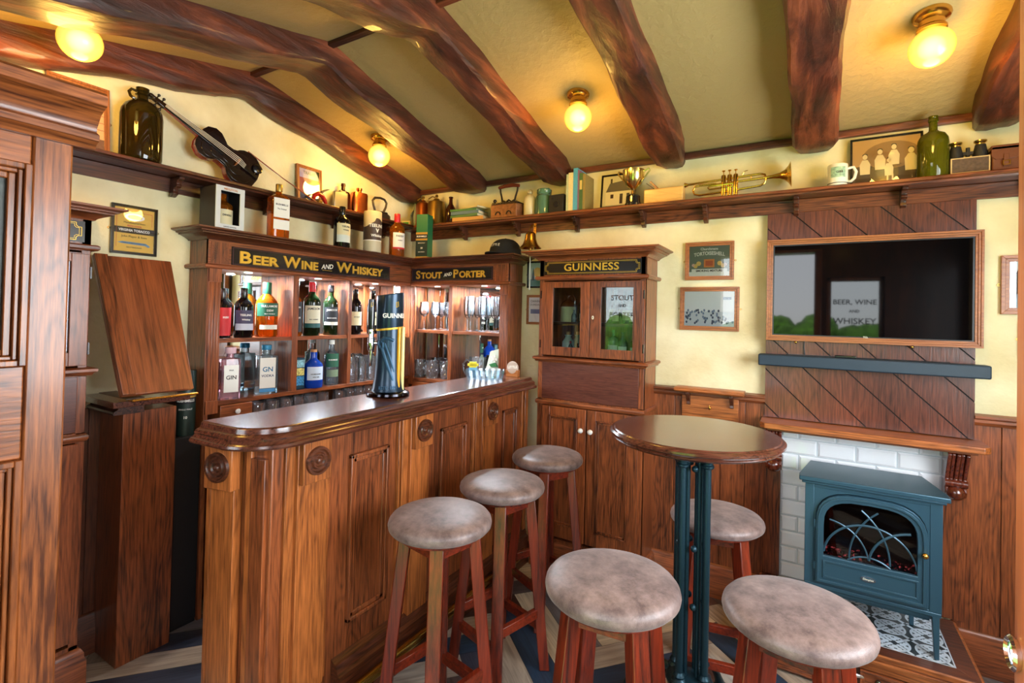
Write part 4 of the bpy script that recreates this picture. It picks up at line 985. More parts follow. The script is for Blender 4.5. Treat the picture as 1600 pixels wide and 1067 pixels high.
# ------------------------------------------------------------------ stools
def make_stool():
    t = thing('bar_stool', '', 'bar stool')
    mk('seat', MB().lathe([(0, .702), (.152, .702), (.163, .705), (.1705, .713), (.1725, .723), (.170, .734), (.162, .744), (.146, .751), (.11, .757), (.05, .760), (0, .761)], (0, 0, 0), 64), SUEDE, t)
    mk('seat_base', MB().lathe([(0, .692), (.148, .692), (.150, .703), (0, .703)], (0, 0, 0), 40), mahog('x'), t)
    L = []
    for k in range(4):
        a = k * pi / 2; c, s = cos(a), sin(a)
        top, bot = Vector((.112 * c, .112 * s, .695)), Vector((.186 * c, .186 * s, 0))
        mb = MB(); tv = Vector((-s, c, 0)) * .0225; rv = Vector((c, s, 0)) * .020
        mb.hexa([bot - tv - rv, bot + tv - rv, bot + tv + rv, bot - tv + rv, top - tv - rv, top + tv - rv, top + tv + rv, top - tv + rv])
        mk('leg', mb, mahog('z'), t, .003); L.append((top, bot))
    def pt(k, z): a, b = L[k % 4]; return b + (a - b) * (z / .695)
    for k in range(4):
        zz = .225 if k % 2 == 0 else .165
        a, b = pt(k, zz), pt(k + 1, zz); d = (b - a).normalized() * .012
        mk('stretcher', MB().bar(a + d, b - d, .020, .036), mahog('x'), t, .002)
        a, b = pt(k, .668), pt(k + 1, .668); mk('apron', MB().bar(a + d, b - d, .018, .044), mahog('x'), t, .002)
    return t
def suede():
    m, n, l, b = base('distressed_leather'); tc = n.new('ShaderNodeTexCoord'); oi = n.new('ShaderNodeObjectInfo')
    off = n.new('ShaderNodeVectorMath'); off.operation = 'SCALE'; off.inputs[0].default_value = (7, 3, 5); l.new(oi.outputs['Random'], off.inputs['Scale'])
    ad = n.new('ShaderNodeVectorMath'); l.new(tc.outputs['Object'], ad.inputs[0]); l.new(off.outputs[0], ad.inputs[1])
    nz = n.new('ShaderNodeTexNoise'); nz.inputs['Scale'].default_value = 17; nz.inputs['Detail'].default_value = 9; nz.inputs['Roughness'].default_value = .72; l.new(ad.outputs[0], nz.inputs['Vector'])
    r = n.new('ShaderNodeValToRGB'); e = r.color_ramp.elements; e[0].position = .32; e[0].color = srgb((74, 56, 54)) + (1,); e[1].position = .70; e[1].color = srgb((146, 124, 118)) + (1,)
    l.new(nz.outputs['Fac'], r.inputs[0]); l.new(r.outputs[0], b.inputs['Base Color']); b.inputs['Roughness'].default_value = .42
    n2 = n.new('ShaderNodeTexVoronoi'); n2.inputs['Scale'].default_value = 420; l.new(ad.outputs[0], n2.inputs['Vector'])
    bp = n.new('ShaderNodeBump'); bp.inputs['Strength'].default_value = .25; bp.inputs['Distance'].default_value = .001; l.new(n2.outputs['Distance'], bp.inputs['Height']); l.new(bp.outputs[0], b.inputs['Normal'])
    b.inputs['Sheen Weight'].default_value = .15; return m
SUEDE = suede()
st0 = make_stool()
STOOLS = [(-1.052, 1.328, -56, 'brown leather bar stool nearest the camera of the three along the bar'),
          (-1.061, 1.735, -61, 'brown leather bar stool in the middle of the three along the bar'),
          (-1.086, 2.192, -70, 'brown leather bar stool at the far end of the bar, by the cupboard doors'),
          (-.430, 1.259, -40, 'brown leather bar stool in the bottom centre foreground, in front of the table column'),
          (-.018, 1.462, -57, 'brown leather bar stool at the lower right, in front of the stove'),
          (-.300, 2.105, -35, 'brown leather bar stool under the round table, behind its iron column')]
for i, (x, y, a, lab) in enumerate(STOOLS):
    o = st0 if i == 0 else copy_tree(st0)
    o.location = (x, y, 0); o.rotation_euler = (0, 0, R(a)); tag(o, lab, 'bar stool', 'round leather topped bar stools')
    if i > 3: o.scale = (1, 1, .885 if i == 5 else .935)
# coat hook shelf on the wainscot
t = thing('hook_shelf', 'small oak shelf with brackets and a coat hook on the dado rail', 'shelf', (-.432, D - .013, .98))
mk('board', MB().sweep([(0, .062), (.085, .062), (.092, .068), (.098, .070), (.098, .080), (.092, .084), (0, .084)], [(-.165, 0), (.165, 0)]), oak_light('x'), t, .001)
mk('back_board', MB().box(-.140, .135, -.016, -.001, -.075, .062), oak_light('x'), t, .002)
for x in (-.105, .105):
    mk('bracket', MB().prism([(-.016, .06), (-.078, .06), (-.078, .048), (-.05, .042), (-.042, .02), (-.03, .008), (-.032, -.006), (-.016, -.012)], x - .009, x + .009, 'x'), oak_dark('z'), t, .002)
mk('hook', MB().tube([(0, -.016, -.018), (0, -.030, -.024), (0, -.034, -.014), (0, -.030, -.004)], .0035, 8).sphere((0, -.017, -.018), .008, 10), BRASS(), t)

# ------------------------------------------------------------------ pictures
def picture(label, cat, loc, rz, w, h, fw, fmat, ground, art, group=None, depth=.016, tilt=0, mat_w=0, eyes=True):
    t = thing('framed_picture', label, cat, loc, rz, group); t.rotation_euler = (tilt, 0, rz)
    mk('frame', framebox(-w / 2, w / 2, 0, h, fw, -depth, -.001, 2), fmat, t, .001)
    p = mk('print', MB().box(-w / 2 + fw, w / 2 - fw, -depth * .55, -.001, fw, h - fw), ground, t)
    if art: art(p, w - 2 * fw, h - 2 * fw, fw, -depth * .55 - .0003)
    mk('glazing', MB().box(-w / 2 + fw, w / 2 - fw, -depth * .55 - .0030, -depth * .55 - .0022, fw, h - fw), glass('picture_glass', (255, 255, 255), 1.0), t)
    if eyes:
        for s in (-1, 1): mk('eyelet', MB().tube([(s * (w / 2 + .0055 + .004 * cos(a)), -.004, h * .5 + .004 * sin(a)) for a in [k * pi / 4 for k in range(8)]], .0012, 5, True), BRASS(), t)
    return t
def poly(parent, pts, y, mat, name='printed_shape'):
    return mk(name, MB().prism(pts, y - .0003, y, 'y'), mat, parent)
def ell(cx, cz, a, b, n=20, a0=0, a1=2 * pi): return [(cx + a * cos(a0 + (a1 - a0) * k / n), cz + b * sin(a0 + (a1 - a0) * k / n)) for k in range(n)]
def rc(x0, x1, z0, z1): return [(x0, z0), (x1, z0), (x1, z1), (x0, z1)]
ink = lambda c, nm: plain('print_' + nm, c, .6)
DK = ink((36, 28, 24), 'black'); WT = ink((240, 238, 232), 'white'); RED_ = ink((196, 72, 62), 'red'); BL_ = ink((96, 140, 176), 'blue'); YL_ = ink((226, 178, 60), 'yellow')
def art_tobacco(p, w, h, z0, y):
    poly(p, rc(-w / 2, w / 2, z0 + h * .42, z0 + h * .56), y, DK, 'banner')
    text('VIRGINIA TOBACCO', .0145, (0, y - .0006, z0 + h * .49), WT, p, bold=.0004, sx=.86)
    poly(p, ell(0, z0 + h * .80, w * .25, h * .085), y, WT, 'oval'); poly(p, ell(0, z0 + h * .80, w * .18, h * .05), y - .0003, ink((150, 90, 60), 'brown'), 'oval_centre')
    text('Manufactured from', .0105, (0, y - .0003, z0 + h * .665), DK, p); text('RICH COOL', .010, (0, y - .0006, z0 + h * .59), RED_, p, bold=.0003)
    text('John Player & Sons', .0125, (0, y - .0003, z0 + h * .35), DK, p)
    poly(p, [(-w * .42, z0 + h * .20), (-w * .3, z0 + h * .23), (w * .3, z0 + h * .22), (w * .42, z0 + h * .16), (w * .36, z0 + h * .13), (w * .28, z0 + h * .165), (-w * .3, z0 + h * .18)], y, BL_, 'ribbon')
    text('CASTLE TOBACCO FACTORY', .0068, (0, y - .0006, z0 + h * .197), DK, p); text('NOTTINGHAM', .0085, (0, y - .0003, z0 + h * .10), DK, p)
    for a, b, c, d in ((-w * .45, -w * .44, h * .1, h * .92), (w * .44, w * .45, h * .62, h * .92), (-w * .45, w * .45, h * .91, h * .92)): poly(p, rc(a, b, z0 + c, z0 + d), y, RED_, 'rule')
picture('black framed yellow VIRGINIA TOBACCO advert on the left wall above the raised flap', 'picture', (XL + .001, 1.009, 1.643), R(90), .172, .212, .012, BLACK(), ink((222, 178, 78), 'ochre'), art_tobacco)
def art_pier(p, w, h, z0, y):
    poly(p, rc(-w / 2, w / 2, z0, z0 + h * .2), y, ink((120, 84, 62), 'umber')); poly(p, rc(-w / 2, w / 2, z0 + h * .84, z0 + h), y, ink((48, 44, 60), 'navy')); text('BACK', .022, (w * .22, y - .0006, z0 + h * .92), WT, p, bold=.0004)
    for x, zz in ((-.02, .32), (.02, .25)): poly(p, [(x, z0 + h * zz), (x + .010, z0 + h * zz), (x + .014, z0 + h * (zz + .22)), (x + .004, z0 + h * (zz + .38)), (x - .008, z0 + h * (zz + .24))], y, ink((70, 70, 96), 'slate'), 'figure')
    for k in range(4): poly(p, rc(-w / 2, w / 2, z0 + h * (.35 + .12 * k), z0 + h * (.36 + .12 * k)), y, ink((150, 100, 70), 'umber2'), 'rule')
picture('brown framed vintage poster of figures, half hidden at the left end of the high shelf', 'picture', (XL + .03, .80, SZ), R(90), .20, .285, .018, frame_oak('z'), ink((222, 170, 120), 'peach'), art_pier, tilt=R(-5))
def art_rider(p, w, h, z0, y):
    poly(p, rc(-w / 2, w / 2, z0, z0 + h * .72), y, ink((214, 120, 96), 'coral'), 'sky'); poly(p, [(-w / 2, z0), (w / 2, z0), (w / 2, z0 + h * .15), (w * .2, z0 + h * .22), (-w * .1, z0 + h * .33), (-w / 2, z0 + h * .25)], y - .0003, ink((120, 120, 130), 'grey'), 'ground')
    poly(p, ell(.012, z0 + h * .38, .018, .022), y - .0006, ink((176, 140, 128), 'flesh'), 'figure'); text('TRALEE', .024, (0, y - .0006, z0 + h * .88), ink((96, 84, 110), 'violet'), p, bold=.0003)
picture('brown framed coral coloured poster standing on the high shelf beside the violin bow', 'picture', (XL + .026, 1.868, SZ), R(90), .168, .225, .017, frame_oak('z'), ink((226, 206, 214), 'pale'), art_rider, tilt=R(-5))
def art_church(p, w, h, z0, y):
    poly(p, rc(-w / 2, w / 2, z0, z0 + h * .14), y, WT, 'strip'); poly(p, rc(-w * .44, w * .44, z0 + h * .12, z0 + h * .24), y - .0003, WT, 'strip')
    text('SMOKING MIXTURE', .0155, (0, y - .0008, z0 + h * .175), DK, p, bold=.0005, sx=.95)
    text('Churchmans', .017, (0, y - .0006, z0 + h * .90), WT, p, bold=.0004)
    l = text('TORTOISESHELL', .026, (0, y - .0006, z0 + h * .69), WT, p, bold=.0006, sx=.80)
    for v in l.data.vertices: v.co.z += .010 * (1 - (v.co.x / (w * .42)) ** 2)
    poly(p, rc(-.026, .026, z0 + h * .29, z0 + h * .56), y, ink((226, 134, 66), 'orange'), 'plaque'); poly(p, rc(-.018, .018, z0 + h * .34, z0 + h * .51), y - .0003, ink((196, 92, 52), 'rust'), 'plaque_centre')
    for s in (-1, 1):
        for dx, dz, r_, m_ in ((.052, .42, .012, 'gold'), (.068, .34, .011, 'gold'), (.079, .37, .008, 'rose')): poly(p, ell(s * dx, z0 + h * dz, r_, r_), y, ink({'gold': (236, 196, 110), 'rose': (240, 196, 180)}[m_], m_), 'flower')
picture('oak framed TORTOISESHELL smoking mixture advert on the back wall, upper of two', 'picture', (-.4505, D - .001, 1.626), 0, .241, .200, .021, frame_oak('x'), ink((110, 122, 108), 'moss'), art_church)
def art_team(p, w, h, z0, y):
    rnd = random.Random(9)
    poly(p, rc(-w / 2, w / 2, z0, z0 + h * .42), y, ink((206, 214, 222), 'mist'), 'crowd_ground')
    for k in range(60):
        x = rnd.uniform(-w * .47, w * .47); zz = z0 + h * rnd.uniform(.08, .46); poly(p, ell(x, zz, .005, .007, 8), y - .0003 - .0001 * (k % 3), ink((120, 140, 168), 'steel') if k % 2 else ink((70, 84, 110), 'dsteel'), 'crowd_figure')
    poly(p, rc(w * .28, w * .44, z0 + h * .76, z0 + h * .84), y, ink((120, 140, 168), 'steel'), 'building')
picture('oak framed faded photograph of a crowd on the back wall, lower of two', 'picture', (-.448, D - .001, 1.361), 0, .292, .228, .023, frame_oak('x'), ink((236, 240, 244), 'pale_sky'), None if False else art_team)
def art_blue(p, w, h, z0, y):
    poly(p, rc(-w / 2, w / 2, z0, z0 + h * .3), y, ink((96, 150, 160), 'teal'), 'sea'); poly(p, [(-w * .3, z0 + h * .25), (-w * .1, z0 + h * .25), (-w * .12, z0 + h * .55), (-w * .2, z0 + h * .8), (-w * .27, z0 + h * .55)], y - .0003, ink((60, 90, 104), 'deep'), 'tower'); poly(p, ell(w * .1, z0 + h * .6, .03, .03), y, YL_, 'sun')
picture('dark framed blue and yellow print partly behind the bell cord, upper one', 'picture', (-1.478, D - .001, 1.593), 0, .122, .168, .010, BLACK(), ink((200, 214, 206), 'ice'), art_blue)
def art_note(p, w, h, z0, y):
    text('DANNY', .022, (0, y - .0005, z0 + h * .84), ink((110, 96, 130), 'violet'), p); text('DUNDALK', .018, (0, y - .0005, z0 + h * .70), ink((110, 96, 130), 'violet'), p)
    poly(p, rc(-w * .38, w * .4, z0 + h * .34, z0 + h * .52), y, ink((98, 110, 160), 'indigo'), 'block')
picture('oak framed pale printed notice below the dark print, partly behind the cupboard', 'picture', (-1.472, D - .001, 1.363), 0, .132, .185, .015, frame_oak('x'), ink((228, 220, 232), 'lilac'), art_note)
def art_man(p, w, h, z0, y):
    poly(p, rc(-w / 2, w / 2, z0, z0 + h * .35), y, ink((130, 150, 164), 'haze'), 'crowd'); poly(p, [(-.06, z0 + h * .3), (-.02, z0 + h * .3), (-.02, z0 + h * .72), (-.038, z0 + h * .82), (-.062, z0 + h * .7)], y - .0003, DK, 'figure'); poly(p, ell(-.034, z0 + h * .87, .009, .012), y - .0003, WT, 'face')
picture('oak framed black and white photograph at the right edge beside the television', 'picture', (.765, D - .001, 1.468), 0, .182, .239, .026, frame_oak('x'), ink((206, 214, 218), 'silver'), art_man)
picture('oak framed picture at the right edge below the black and white photograph', 'picture', (.822, D - .001, 1.301), 0, .182, .134, .022, frame_oak('x'), ink((206, 214, 218), 'silver'), None)
def art_cottage(p, w, h, z0, y):
    poly(p, [(-w * .40, z0 + h * .52), (w * .44, z0 + h * .50), (w * .22, z0 + h * .84), (-w * .28, z0 + h * .78)], y, ink((92, 92, 92), 'thatch'), 'roof'); poly(p, rc(-w * .4, w * .42, z0 + h * .12, z0 + h * .52), y - .0001, ink((244, 238, 220), 'limewash'), 'house_front')
    for x, a, b in ((-.045, .32, .44), (.01, .14, .44), (.05, .26, .44)): poly(p, rc(x, x + .018, z0 + h * a, z0 + h * b), y - .0004, DK, 'opening')
    poly(p, rc(-w * .26, -w * .2, z0 + h * .78, z0 + h * .92), y, DK, 'chimney'); poly(p, rc(-w / 2, w / 2, z0, z0 + h * .1), y, ink((120, 120, 112), 'road'), 'road')
picture('dark framed photograph of a white thatched cottage standing on the high shelf', 'picture', (-.945, 2.742, SZ), 0, .205, .215, .010, BLACK(), ink((226, 222, 204), 'sepia_sky'), art_cottage, tilt=R(-6), eyes=False)
def art_family(p, w, h, z0, y):
    poly(p, rc(-w / 2, w / 2, z0, z0 + h * .42), y, ink((78, 62, 44), 'dsepia'), 'bench'); poly(p, ell(.02, z0 + h * .62, w * .42, h * .3), y, ink((150, 116, 74), 'msepia'), 'foliage')
    lt = ink((236, 220, 180), 'lsepia')
    for x, zz, s in ((-.075, .50, 1), (-.02, .58, 1), (.03, .66, 1), (.09, .55, 1.15), (.012, .38, .8)):
        poly(p, [(x - .018 * s, z0 + h * zz - .055 * s), (x + .018 * s, z0 + h * zz - .055 * s), (x + .02 * s, z0 + h * zz - .01), (x + .010, z0 + h * zz + .012), (x - .010, z0 + h * zz + .012), (x - .02 * s, z0 + h * zz - .01)], y - .0004, lt, 'figure'); poly(p, ell(x, z0 + h * zz + .026, .009 * s, .012 * s), y - .0004, lt, 'face')
        poly(p, ell(x, z0 + h * zz + .034, .010 * s, .008 * s), y - .0002, DK, 'hair')
    for x in (.004, .022): poly(p, rc(x, x + .006, z0 + h * .05, z0 + h * .2), y - .0004, lt, 'leg')
picture('black framed sepia family photograph standing on the high shelf behind the mug', 'picture', (.287, 2.738, SZ), 0, .262, .228, .009, BLACK(), ink((196, 158, 104), 'sepia'), art_family, tilt=R(-5), eyes=False)

# ------------------------------------------------------------------ bottles
def shape(kind, r, h):
    P = {'wine': [(0, .0), (.92, .0), (1, .03), (1, .60), (.97, .66), (.80, .72), (.50, .77), (.36, .81), (.33, .95), (.36, .955), (.36, 1.0), (0, 1.0)],
         'whiskey': [(0, 0), (.94, 0), (1, .02), (1, .62), (.96, .67), (.74, .72), (.46, .76), (.38, .80), (.35, .96), (0, .97)],
         'pot': [(0, 0), (.92, 0), (1, .03), (1, .58), (.92, .65), (.66, .72), (.42, .77), (.36, .82), (.36, .97), (0, .98)],
         'beer': [(0, 0), (.94, 0), (1, .02), (1, .52), (.8, .62), (.42, .74), (.34, .82), (.33, .95), (.42, .955), (.42, 1), (0, 1)],
         'jug': [(0, 0), (.95, 0), (1, .02), (1, .56), (.96, .63), (.78, .70), (.42, .74), (.28, .77), (.26, .90), (.33, .91), (.33, .95), (.27, .96), (.30, .97), (.30, 1), (0, 1)],
         'square': [(0, 0), (.96, 0), (1, .015), (1, .70), (.96, .745), (.72, .785), (.40, .81), (.34, .84), (.33, .97), (0, .975)],
         'gin': [(0, 0), (.97, 0), (1, .015), (1, .74), (.95, .775), (.50, .79), (.40, .80), (.38, .96), (0, .965)]}[kind]
    return [(a * r, b * h) for a, b in P]
def loft(prof, n, pw, dy, rneck):
    """bottle with a rounded-square body that turns round at the neck"""
    m = MB(); vs = []
    for r_, z in prof:
        k = min(1, max(0, (r_ - rneck) / max(1e-6, prof_max(prof) - rneck)))
        p = 2 + (pw - 2) * k; d = 1 + (dy - 1) * k
        for i in range(n):
            a = 2 * pi * i / n + pi / n; c, s = cos(a), sin(a)
            vs.append((r_ * math.copysign(abs(c) ** (2 / p), c), r_ * d * math.copysign(abs(s) ** (2 / p), s), z))
    fs = []
    for j in range(len(prof) - 1):
        for i in range(n): fs.append((j * n + i, j * n + (i + 1) % n, (j + 1) * n + (i + 1) % n, (j + 1) * n + i))
    return m.add(vs, fs)
def prof_max(p): return max(a for a, b in p)
def bottle(label, loc, rz, r, h, kind, gm, cap, labels=(), cat='bottle', group=None, pw=0, dy=1, capspec=None, liquid=None, name='bottle'):
    t = thing(name, label, cat, loc, rz, group); pr = shape(kind, r, h)
    if pw: mk('glass_body', loft(pr, 40, pw, dy, r * .42), gm, t)
    else: mk('glass_body', MB().lathe(pr, (0, 0, 0), 32), gm, t)
    if liquid:
        lp = [(max(0, a * .93 if a * .93 > .001 else 0), b * 1.0 + .003 if i < 2 else b) for i, (a, b) in enumerate(pr) if b < h * .735]
        lp = lp + [(0, lp[-1][1])]
        mk('liquid', (loft(lp, 40, pw, dy, r * .42) if pw else MB().lathe(lp, (0, 0, 0), 32)), liquid, t)
    if cap:
        z0, z1, cr = capspec or (.80, 1.0, .40)
        mk('cap', MB().lathe([(0, z0 * h), (cr * r * .96, z0 * h), (cr * r, z0 * h + .002), (cr * r, h * z1 - .003), (cr * r * .93, h * z1), (0, h * z1)], (0, 0, 0), 24), cap, t)
    for L in labels:
        z0, z1, hw, lm, txts = L
        if pw:
            yy = -r * dy - .0004; w = r * hw
            o = mk('label', MB().box(-w, w, yy - .0005, yy + .002, z0 * h, z1 * h), lm, t); cv = 0; yy -= .0006
        else:
            a = hw; m = MB().lathe([(r + .0005, z0 * h), (r + .0005, z1 * h)], (0, 0, 0), 20, 'z', -pi / 2 - a, -pi / 2 + a)
            o = mk('label', m, lm, t); cv = r + .001; yy = 0
        for s, sz, zz, tm in txts:
            if pw: text(s, sz, (0, yy, zz * h), tm, o, bold=sz * .02)
            else: text(s, sz, (0, 0, zz * h), tm, o, curve=cv, bold=sz * .02)
    return t
AMB = glass('amber_whiskey_glass', (236, 156, 60), .9, .16, .02, (214, 124, 30)); GRN = glass('dark_green_glass', (70, 104, 56), 1.0, .35, .02, (30, 50, 26)); BLK = glass('near_black_glass', (28, 24, 26), 1.1, .75, .02, (14, 12, 14))
CLR = glass('clear_bottle_glass', (226, 240, 246), 1.1, .08, 0, (214, 234, 246)); BLU = glass('cobalt_glass', (40, 110, 220), 1.0, .55, .02, (24, 84, 210)); BRN = glass('brown_bottle_glass', (120, 52, 22), 1.0, .35, .02, (84, 32, 14)); PNK = glass('pink_gin_glass', (244, 206, 216), 1.0, .18, 0, (236, 196, 212))
OLV = glass('olive_green_glass', (150, 150, 30), 1.0, .4, .03, (112, 112, 20)); DEM = glass('demijohn_glass', (150, 130, 60), 1.2, .22, .02, (70, 62, 26)); TEAL = glass('teal_jar_glass', (170, 214, 190), 1.0, .35, .03, (140, 190, 160))
WL = plain('label_white', (236, 236, 228), .6); CL = plain('label_cream', (222, 212, 170), .6); BKL = plain('label_black', (28, 30, 36), .6); GRL = plain('label_green', (32, 92, 66), .6); PUR = plain('label_purple', (66, 62, 92), .6); REDL = plain('label_red', (190, 32, 36), .6)
INK = DK; WINK = WT; GLD = GOLD()
ct = CZ + .0005
# ... on top of the left back bar
t = thing('boxed_whiskey', 'pale grey whiskey gift box with a window, leftmost on the back bar top', 'gift box', (-2.37, 1.30, ct), R(90))
m = framebox(-.0665, .0665, 0, .196, .022, -.065, -.060); mk('box_front', m, plain('box_grey', (206, 212, 212), .5), t)
m = MB(); m.box(-.0665, -.0645, -.060, .07, 0, .196); m.box(.0645, .0665, -.06, .07, 0, .196); m.box(-.0665, .0665, -.06, .07, 0, .002); m.box(-.0665, .0665, -.06, .07, .194, .196); m.box(-.0665, .0665, .068, .07, 0, .196)
mk('box_side', m, plain('box_charcoal', (50, 48, 52), .5), t, label='charcoal side of the box')
mk('bottle', MB().lathe(shape('whiskey', .042, .175), (0, 0, .002), 28), AMB, t); mk('label', MB().lathe([(.0425, .025), (.0425, .095)], (0, 0, 0), 20, 'z', -pi * .85, -pi * .15), CL, t)
text('DINGLE', .012, (0, 0, .068), INK, t, curve=.0432, bold=.0003); text('GLENMORANGIE'[0:0] + 'MIDLETON', .0125, (0, -.066, .183), plain('copper_ink', (206, 140, 80), .5), t, bold=.0002); text('LIMITED EDITION', .0075, (0, -.066, .010), INK, t)
bottle('tall square amber BUSHMILLS whiskey bottle standing on the left back bar top', (-2.327, 1.557, ct), R(80), .046, .272, 'square', AMB, plain('cap_gold', (176, 150, 84), .35, .8), [(.36, .72, .86, WL, [('BUSHMILLS', .0125, .60, INK), ('The Original', .009, .52, INK)]), (.14, .32, .86, WL, [])], pw=6, dy=.82, capspec=(.86, 1.0, .36))
bottle('dark TEELING wine-shaped whiskey bottle with cream label on the back bar top', (-2.327, 1.960, ct), R(80), .046, .236, 'wine', BLK, BLACK(), [(.12, .30, 1.15, plain('label_pale', (206, 216, 212), .6), []), (.30, .58, 1.15, CL, [('TEELING', .0135, .50, INK), ('Whiskey', .010, .42, INK)])], capspec=(.80, 1.01, .38))
t = thing('whiskey_tin', 'round cream and brown TEELING WHISKEY tin on the back bar top', 'tin', (-2.318, 2.186, ct), R(78))
mk('tin_body', MB().lathe([(0, 0), (.0535, 0), (.0545, .003), (.0545, .246), (.052, .250), (0, .250)], (0, 0, 0), 40), plain('tin_cream', (198, 188, 158), .45), t)
m = MB().lathe([(.0548, .072), (.0548, .205)], (0, 0, 0), 40); m.v = [(x, y, z - (.035 * (x / .055) ** 2 * 1.0 + .02 * (x < -.01) if z > .1 else 0)) for x, y, z in m.v]; mk('brown_band', m, plain('tin_brown', (74, 56, 48), .45), t)
mk('ring', MB().lathe([(.0552, .066), (.0552, .072)], (0, 0, 0), 40), WL, t)
for s, z, sz in (('TEELING', .158, .027), ('Whiskey', .098, .022)): text(s, sz, (0, 0, z), WL, t, curve=.0556, bold=.0006)
text('V', .030, (0, 0, .128), WL, t, curve=.0556, bold=.002)
bottle('PADDY whiskey bottle with red cap in the back bar corner', (-2.325, 2.405, ct), R(70), .050, .278, 'whiskey', AMB, plain('cap_red', (190, 30, 44), .4), [(.20, .54, .95, WL, [('PADDY', .017, .46, INK), ('WHISKEY', .008, .36, INK)]), (.16, .20, .95, REDL, [])], capspec=(.80, 1.0, .40))
t = thing('whiskey_carton', 'green BUSHMILLS carton tube standing on the right back bar top', 'carton', (-2.235, 2.573, ct), R(15))
mk('tube', MB().box(-.042, .042, -.042, .042, 0, .294), plain('carton_green', (34, 112, 70), .4), t, .004)
q = mk('dark_panel', MB().box(-.0425, .0425, -.0426, -.042, .012, .150), plain('carton_dark', (22, 44, 40), .4), t); 
mk('gold_band', MB().box(-.0425, .0425, -.0430, -.042, .118, .172), plain('carton_gold', (190, 150, 70), .4, .4), t); mk('name_band', MB().box(-.0425, .0425, -.0434, -.0428, .130, .158), BKL, t)
text('BUSHMILLS', .0145, (0, -.0438, .144), WINK, t, bold=.0003); text('SINGLE MALT', .0085, (0, -.043, .100), WINK, t); text('10', .016, (0, -.043, .066), WINK, t, bold=.0004); text('IRISH WHISKEY', .007, (0, -.043, .040), WINK, t)
mk('base_band', MB().box(-.0425, .0425, -.0428, .0425, .0, .010), plain('carton_gold', (190, 150, 70), .4, .4), t)
t = thing('whiskey_carton', 'green BUSHMILLS 10 year carton low down between pillar and back bar', 'carton', (-2.415, 1.188, .846), R(62))
mk('tube', MB().lathe([(0, 0), (.038, 0), (.0385, .003), (.0385, .285), (.037, .29), (0, .29)], (0, 0, 0), 36), plain('carton_dark', (20, 52, 44), .4), t)
mk('name_band', MB().lathe([(.0388, .142), (.0388, .170)], (0, 0, 0), 36), BKL, t); mk('gold_band', MB().lathe([(.0387, .170), (.0387, .178)], (0, 0, 0), 36), plain('carton_gold', (190, 150, 70), .4, .4), t)
text('BUSHMILLS', .0155, (0, 0, .156), WINK, t, curve=.0394, bold=.0003); text('SINGLE MALT', .0095, (0, 0, .118), WINK, t, curve=.039); text('10', .016, (0, 0, .082), WINK, t, curve=.039, bold=.0004)
# cap
t = thing('baseball_cap', 'black baseball cap with white lettering on the right back bar top', 'cap', (-1.64, 2.655, ct), R(-12))
m = MB(); vs = []; fs = []; n = 28; rows = 9
for j in range(rows):
    f = j / (rows - 1) * pi / 2
    for i in range(n):
        a = 2 * pi * i / n; vs.append((.098 * cos(a) * cos(f) ** .8, .105 * sin(a) * cos(f) ** .8, .012 + .098 * sin(f) ** .9))
for j in range(rows - 1):
    for i in range(n): fs.append((j * n + i, j * n + (i + 1) % n, (j + 1) * n + (i + 1) % n, (j + 1) * n + i))
CAPM = plain('cap_cotton', (16, 17, 20), .85, 0, .3, 500)
mk('crown', m.add(vs, fs), CAPM, t)
m = MB(); vs = []; 
for k in range(15):
    a = pi + pi * k / 14; 
    for rr_, zz in ((.092, .014), (.150, .014), (.150, .010), (.092, .010)): vs.append((rr_ * cos(a) * (1 if rr_ < .1 else .68), rr_ * sin(a) * 1.02, zz + .014 * cos((a - pi * 1.5) * 1.2) - .012))
m.add(vs, [(k * 4 + q, k * 4 + (q + 1) % 4, (k + 1) * 4 + (q + 1) % 4, (k + 1) * 4 + q) for k in range(14) for q in range(4)]); mk('peak', m, CAPM, t)
l = text('LITTLE', .030, (0, 0, 0), WINK, t, bold=.0012, sx=.8, name='embroidery')
for v in l.data.vertices:
    x, y, z = v.co; a = x / .1; v.co = (.1 * sin(a), -.101 * cos(a) + .030 * ((z + .03) / .06) * .35 - y * 0, z * .9 + .060)
mk('button', MB().sphere((0, 0, .111), .006, 10, .6), CAPM, t)
# bell
t = thing('hanging_bell', 'brass ship bell with white cord hanging from the high shelf', 'bell', (-1.432, 2.60, 1.80))
mk('bell_body', MB().lathe([(.066, .0), (.062, .006), (.046, .024), (.036, .05), (.032, .078), (.026, .092), (.012, .100), (.0, .101)], (0, 0, .020), 36, cap=False), BRASS(), t)
mk('crown_loop', MB().tube([(0, 0, .12), (-.010, 0, .132), (0, 0, .146), (.010, 0, .132), (0, 0, .12)], .0035, 8), BRASS(), t)
mk('bracket', MB().tube([(0, 0, .142), (0, .012, .158), (0, .035, .166), (0, .055, .156)], .004, 8).box(-.009, .009, .052, .057, .115, .178), BRASS(), t)
mk('clapper', MB().lathe([(.0, .0), (.008, .004), (.008, .014), (.002, .02), (.002, .10), (0, .1)], (0, 0, .004), 12), BRASS(), t)
mk('cord', MB().tube([(0, 0, .006), (.001, .0, -.10), (0, .001, -.215)], .0035, 8).sphere((0, 0, -.222), .008, 10), plain('cord_white', (230, 232, 226), .8), t)
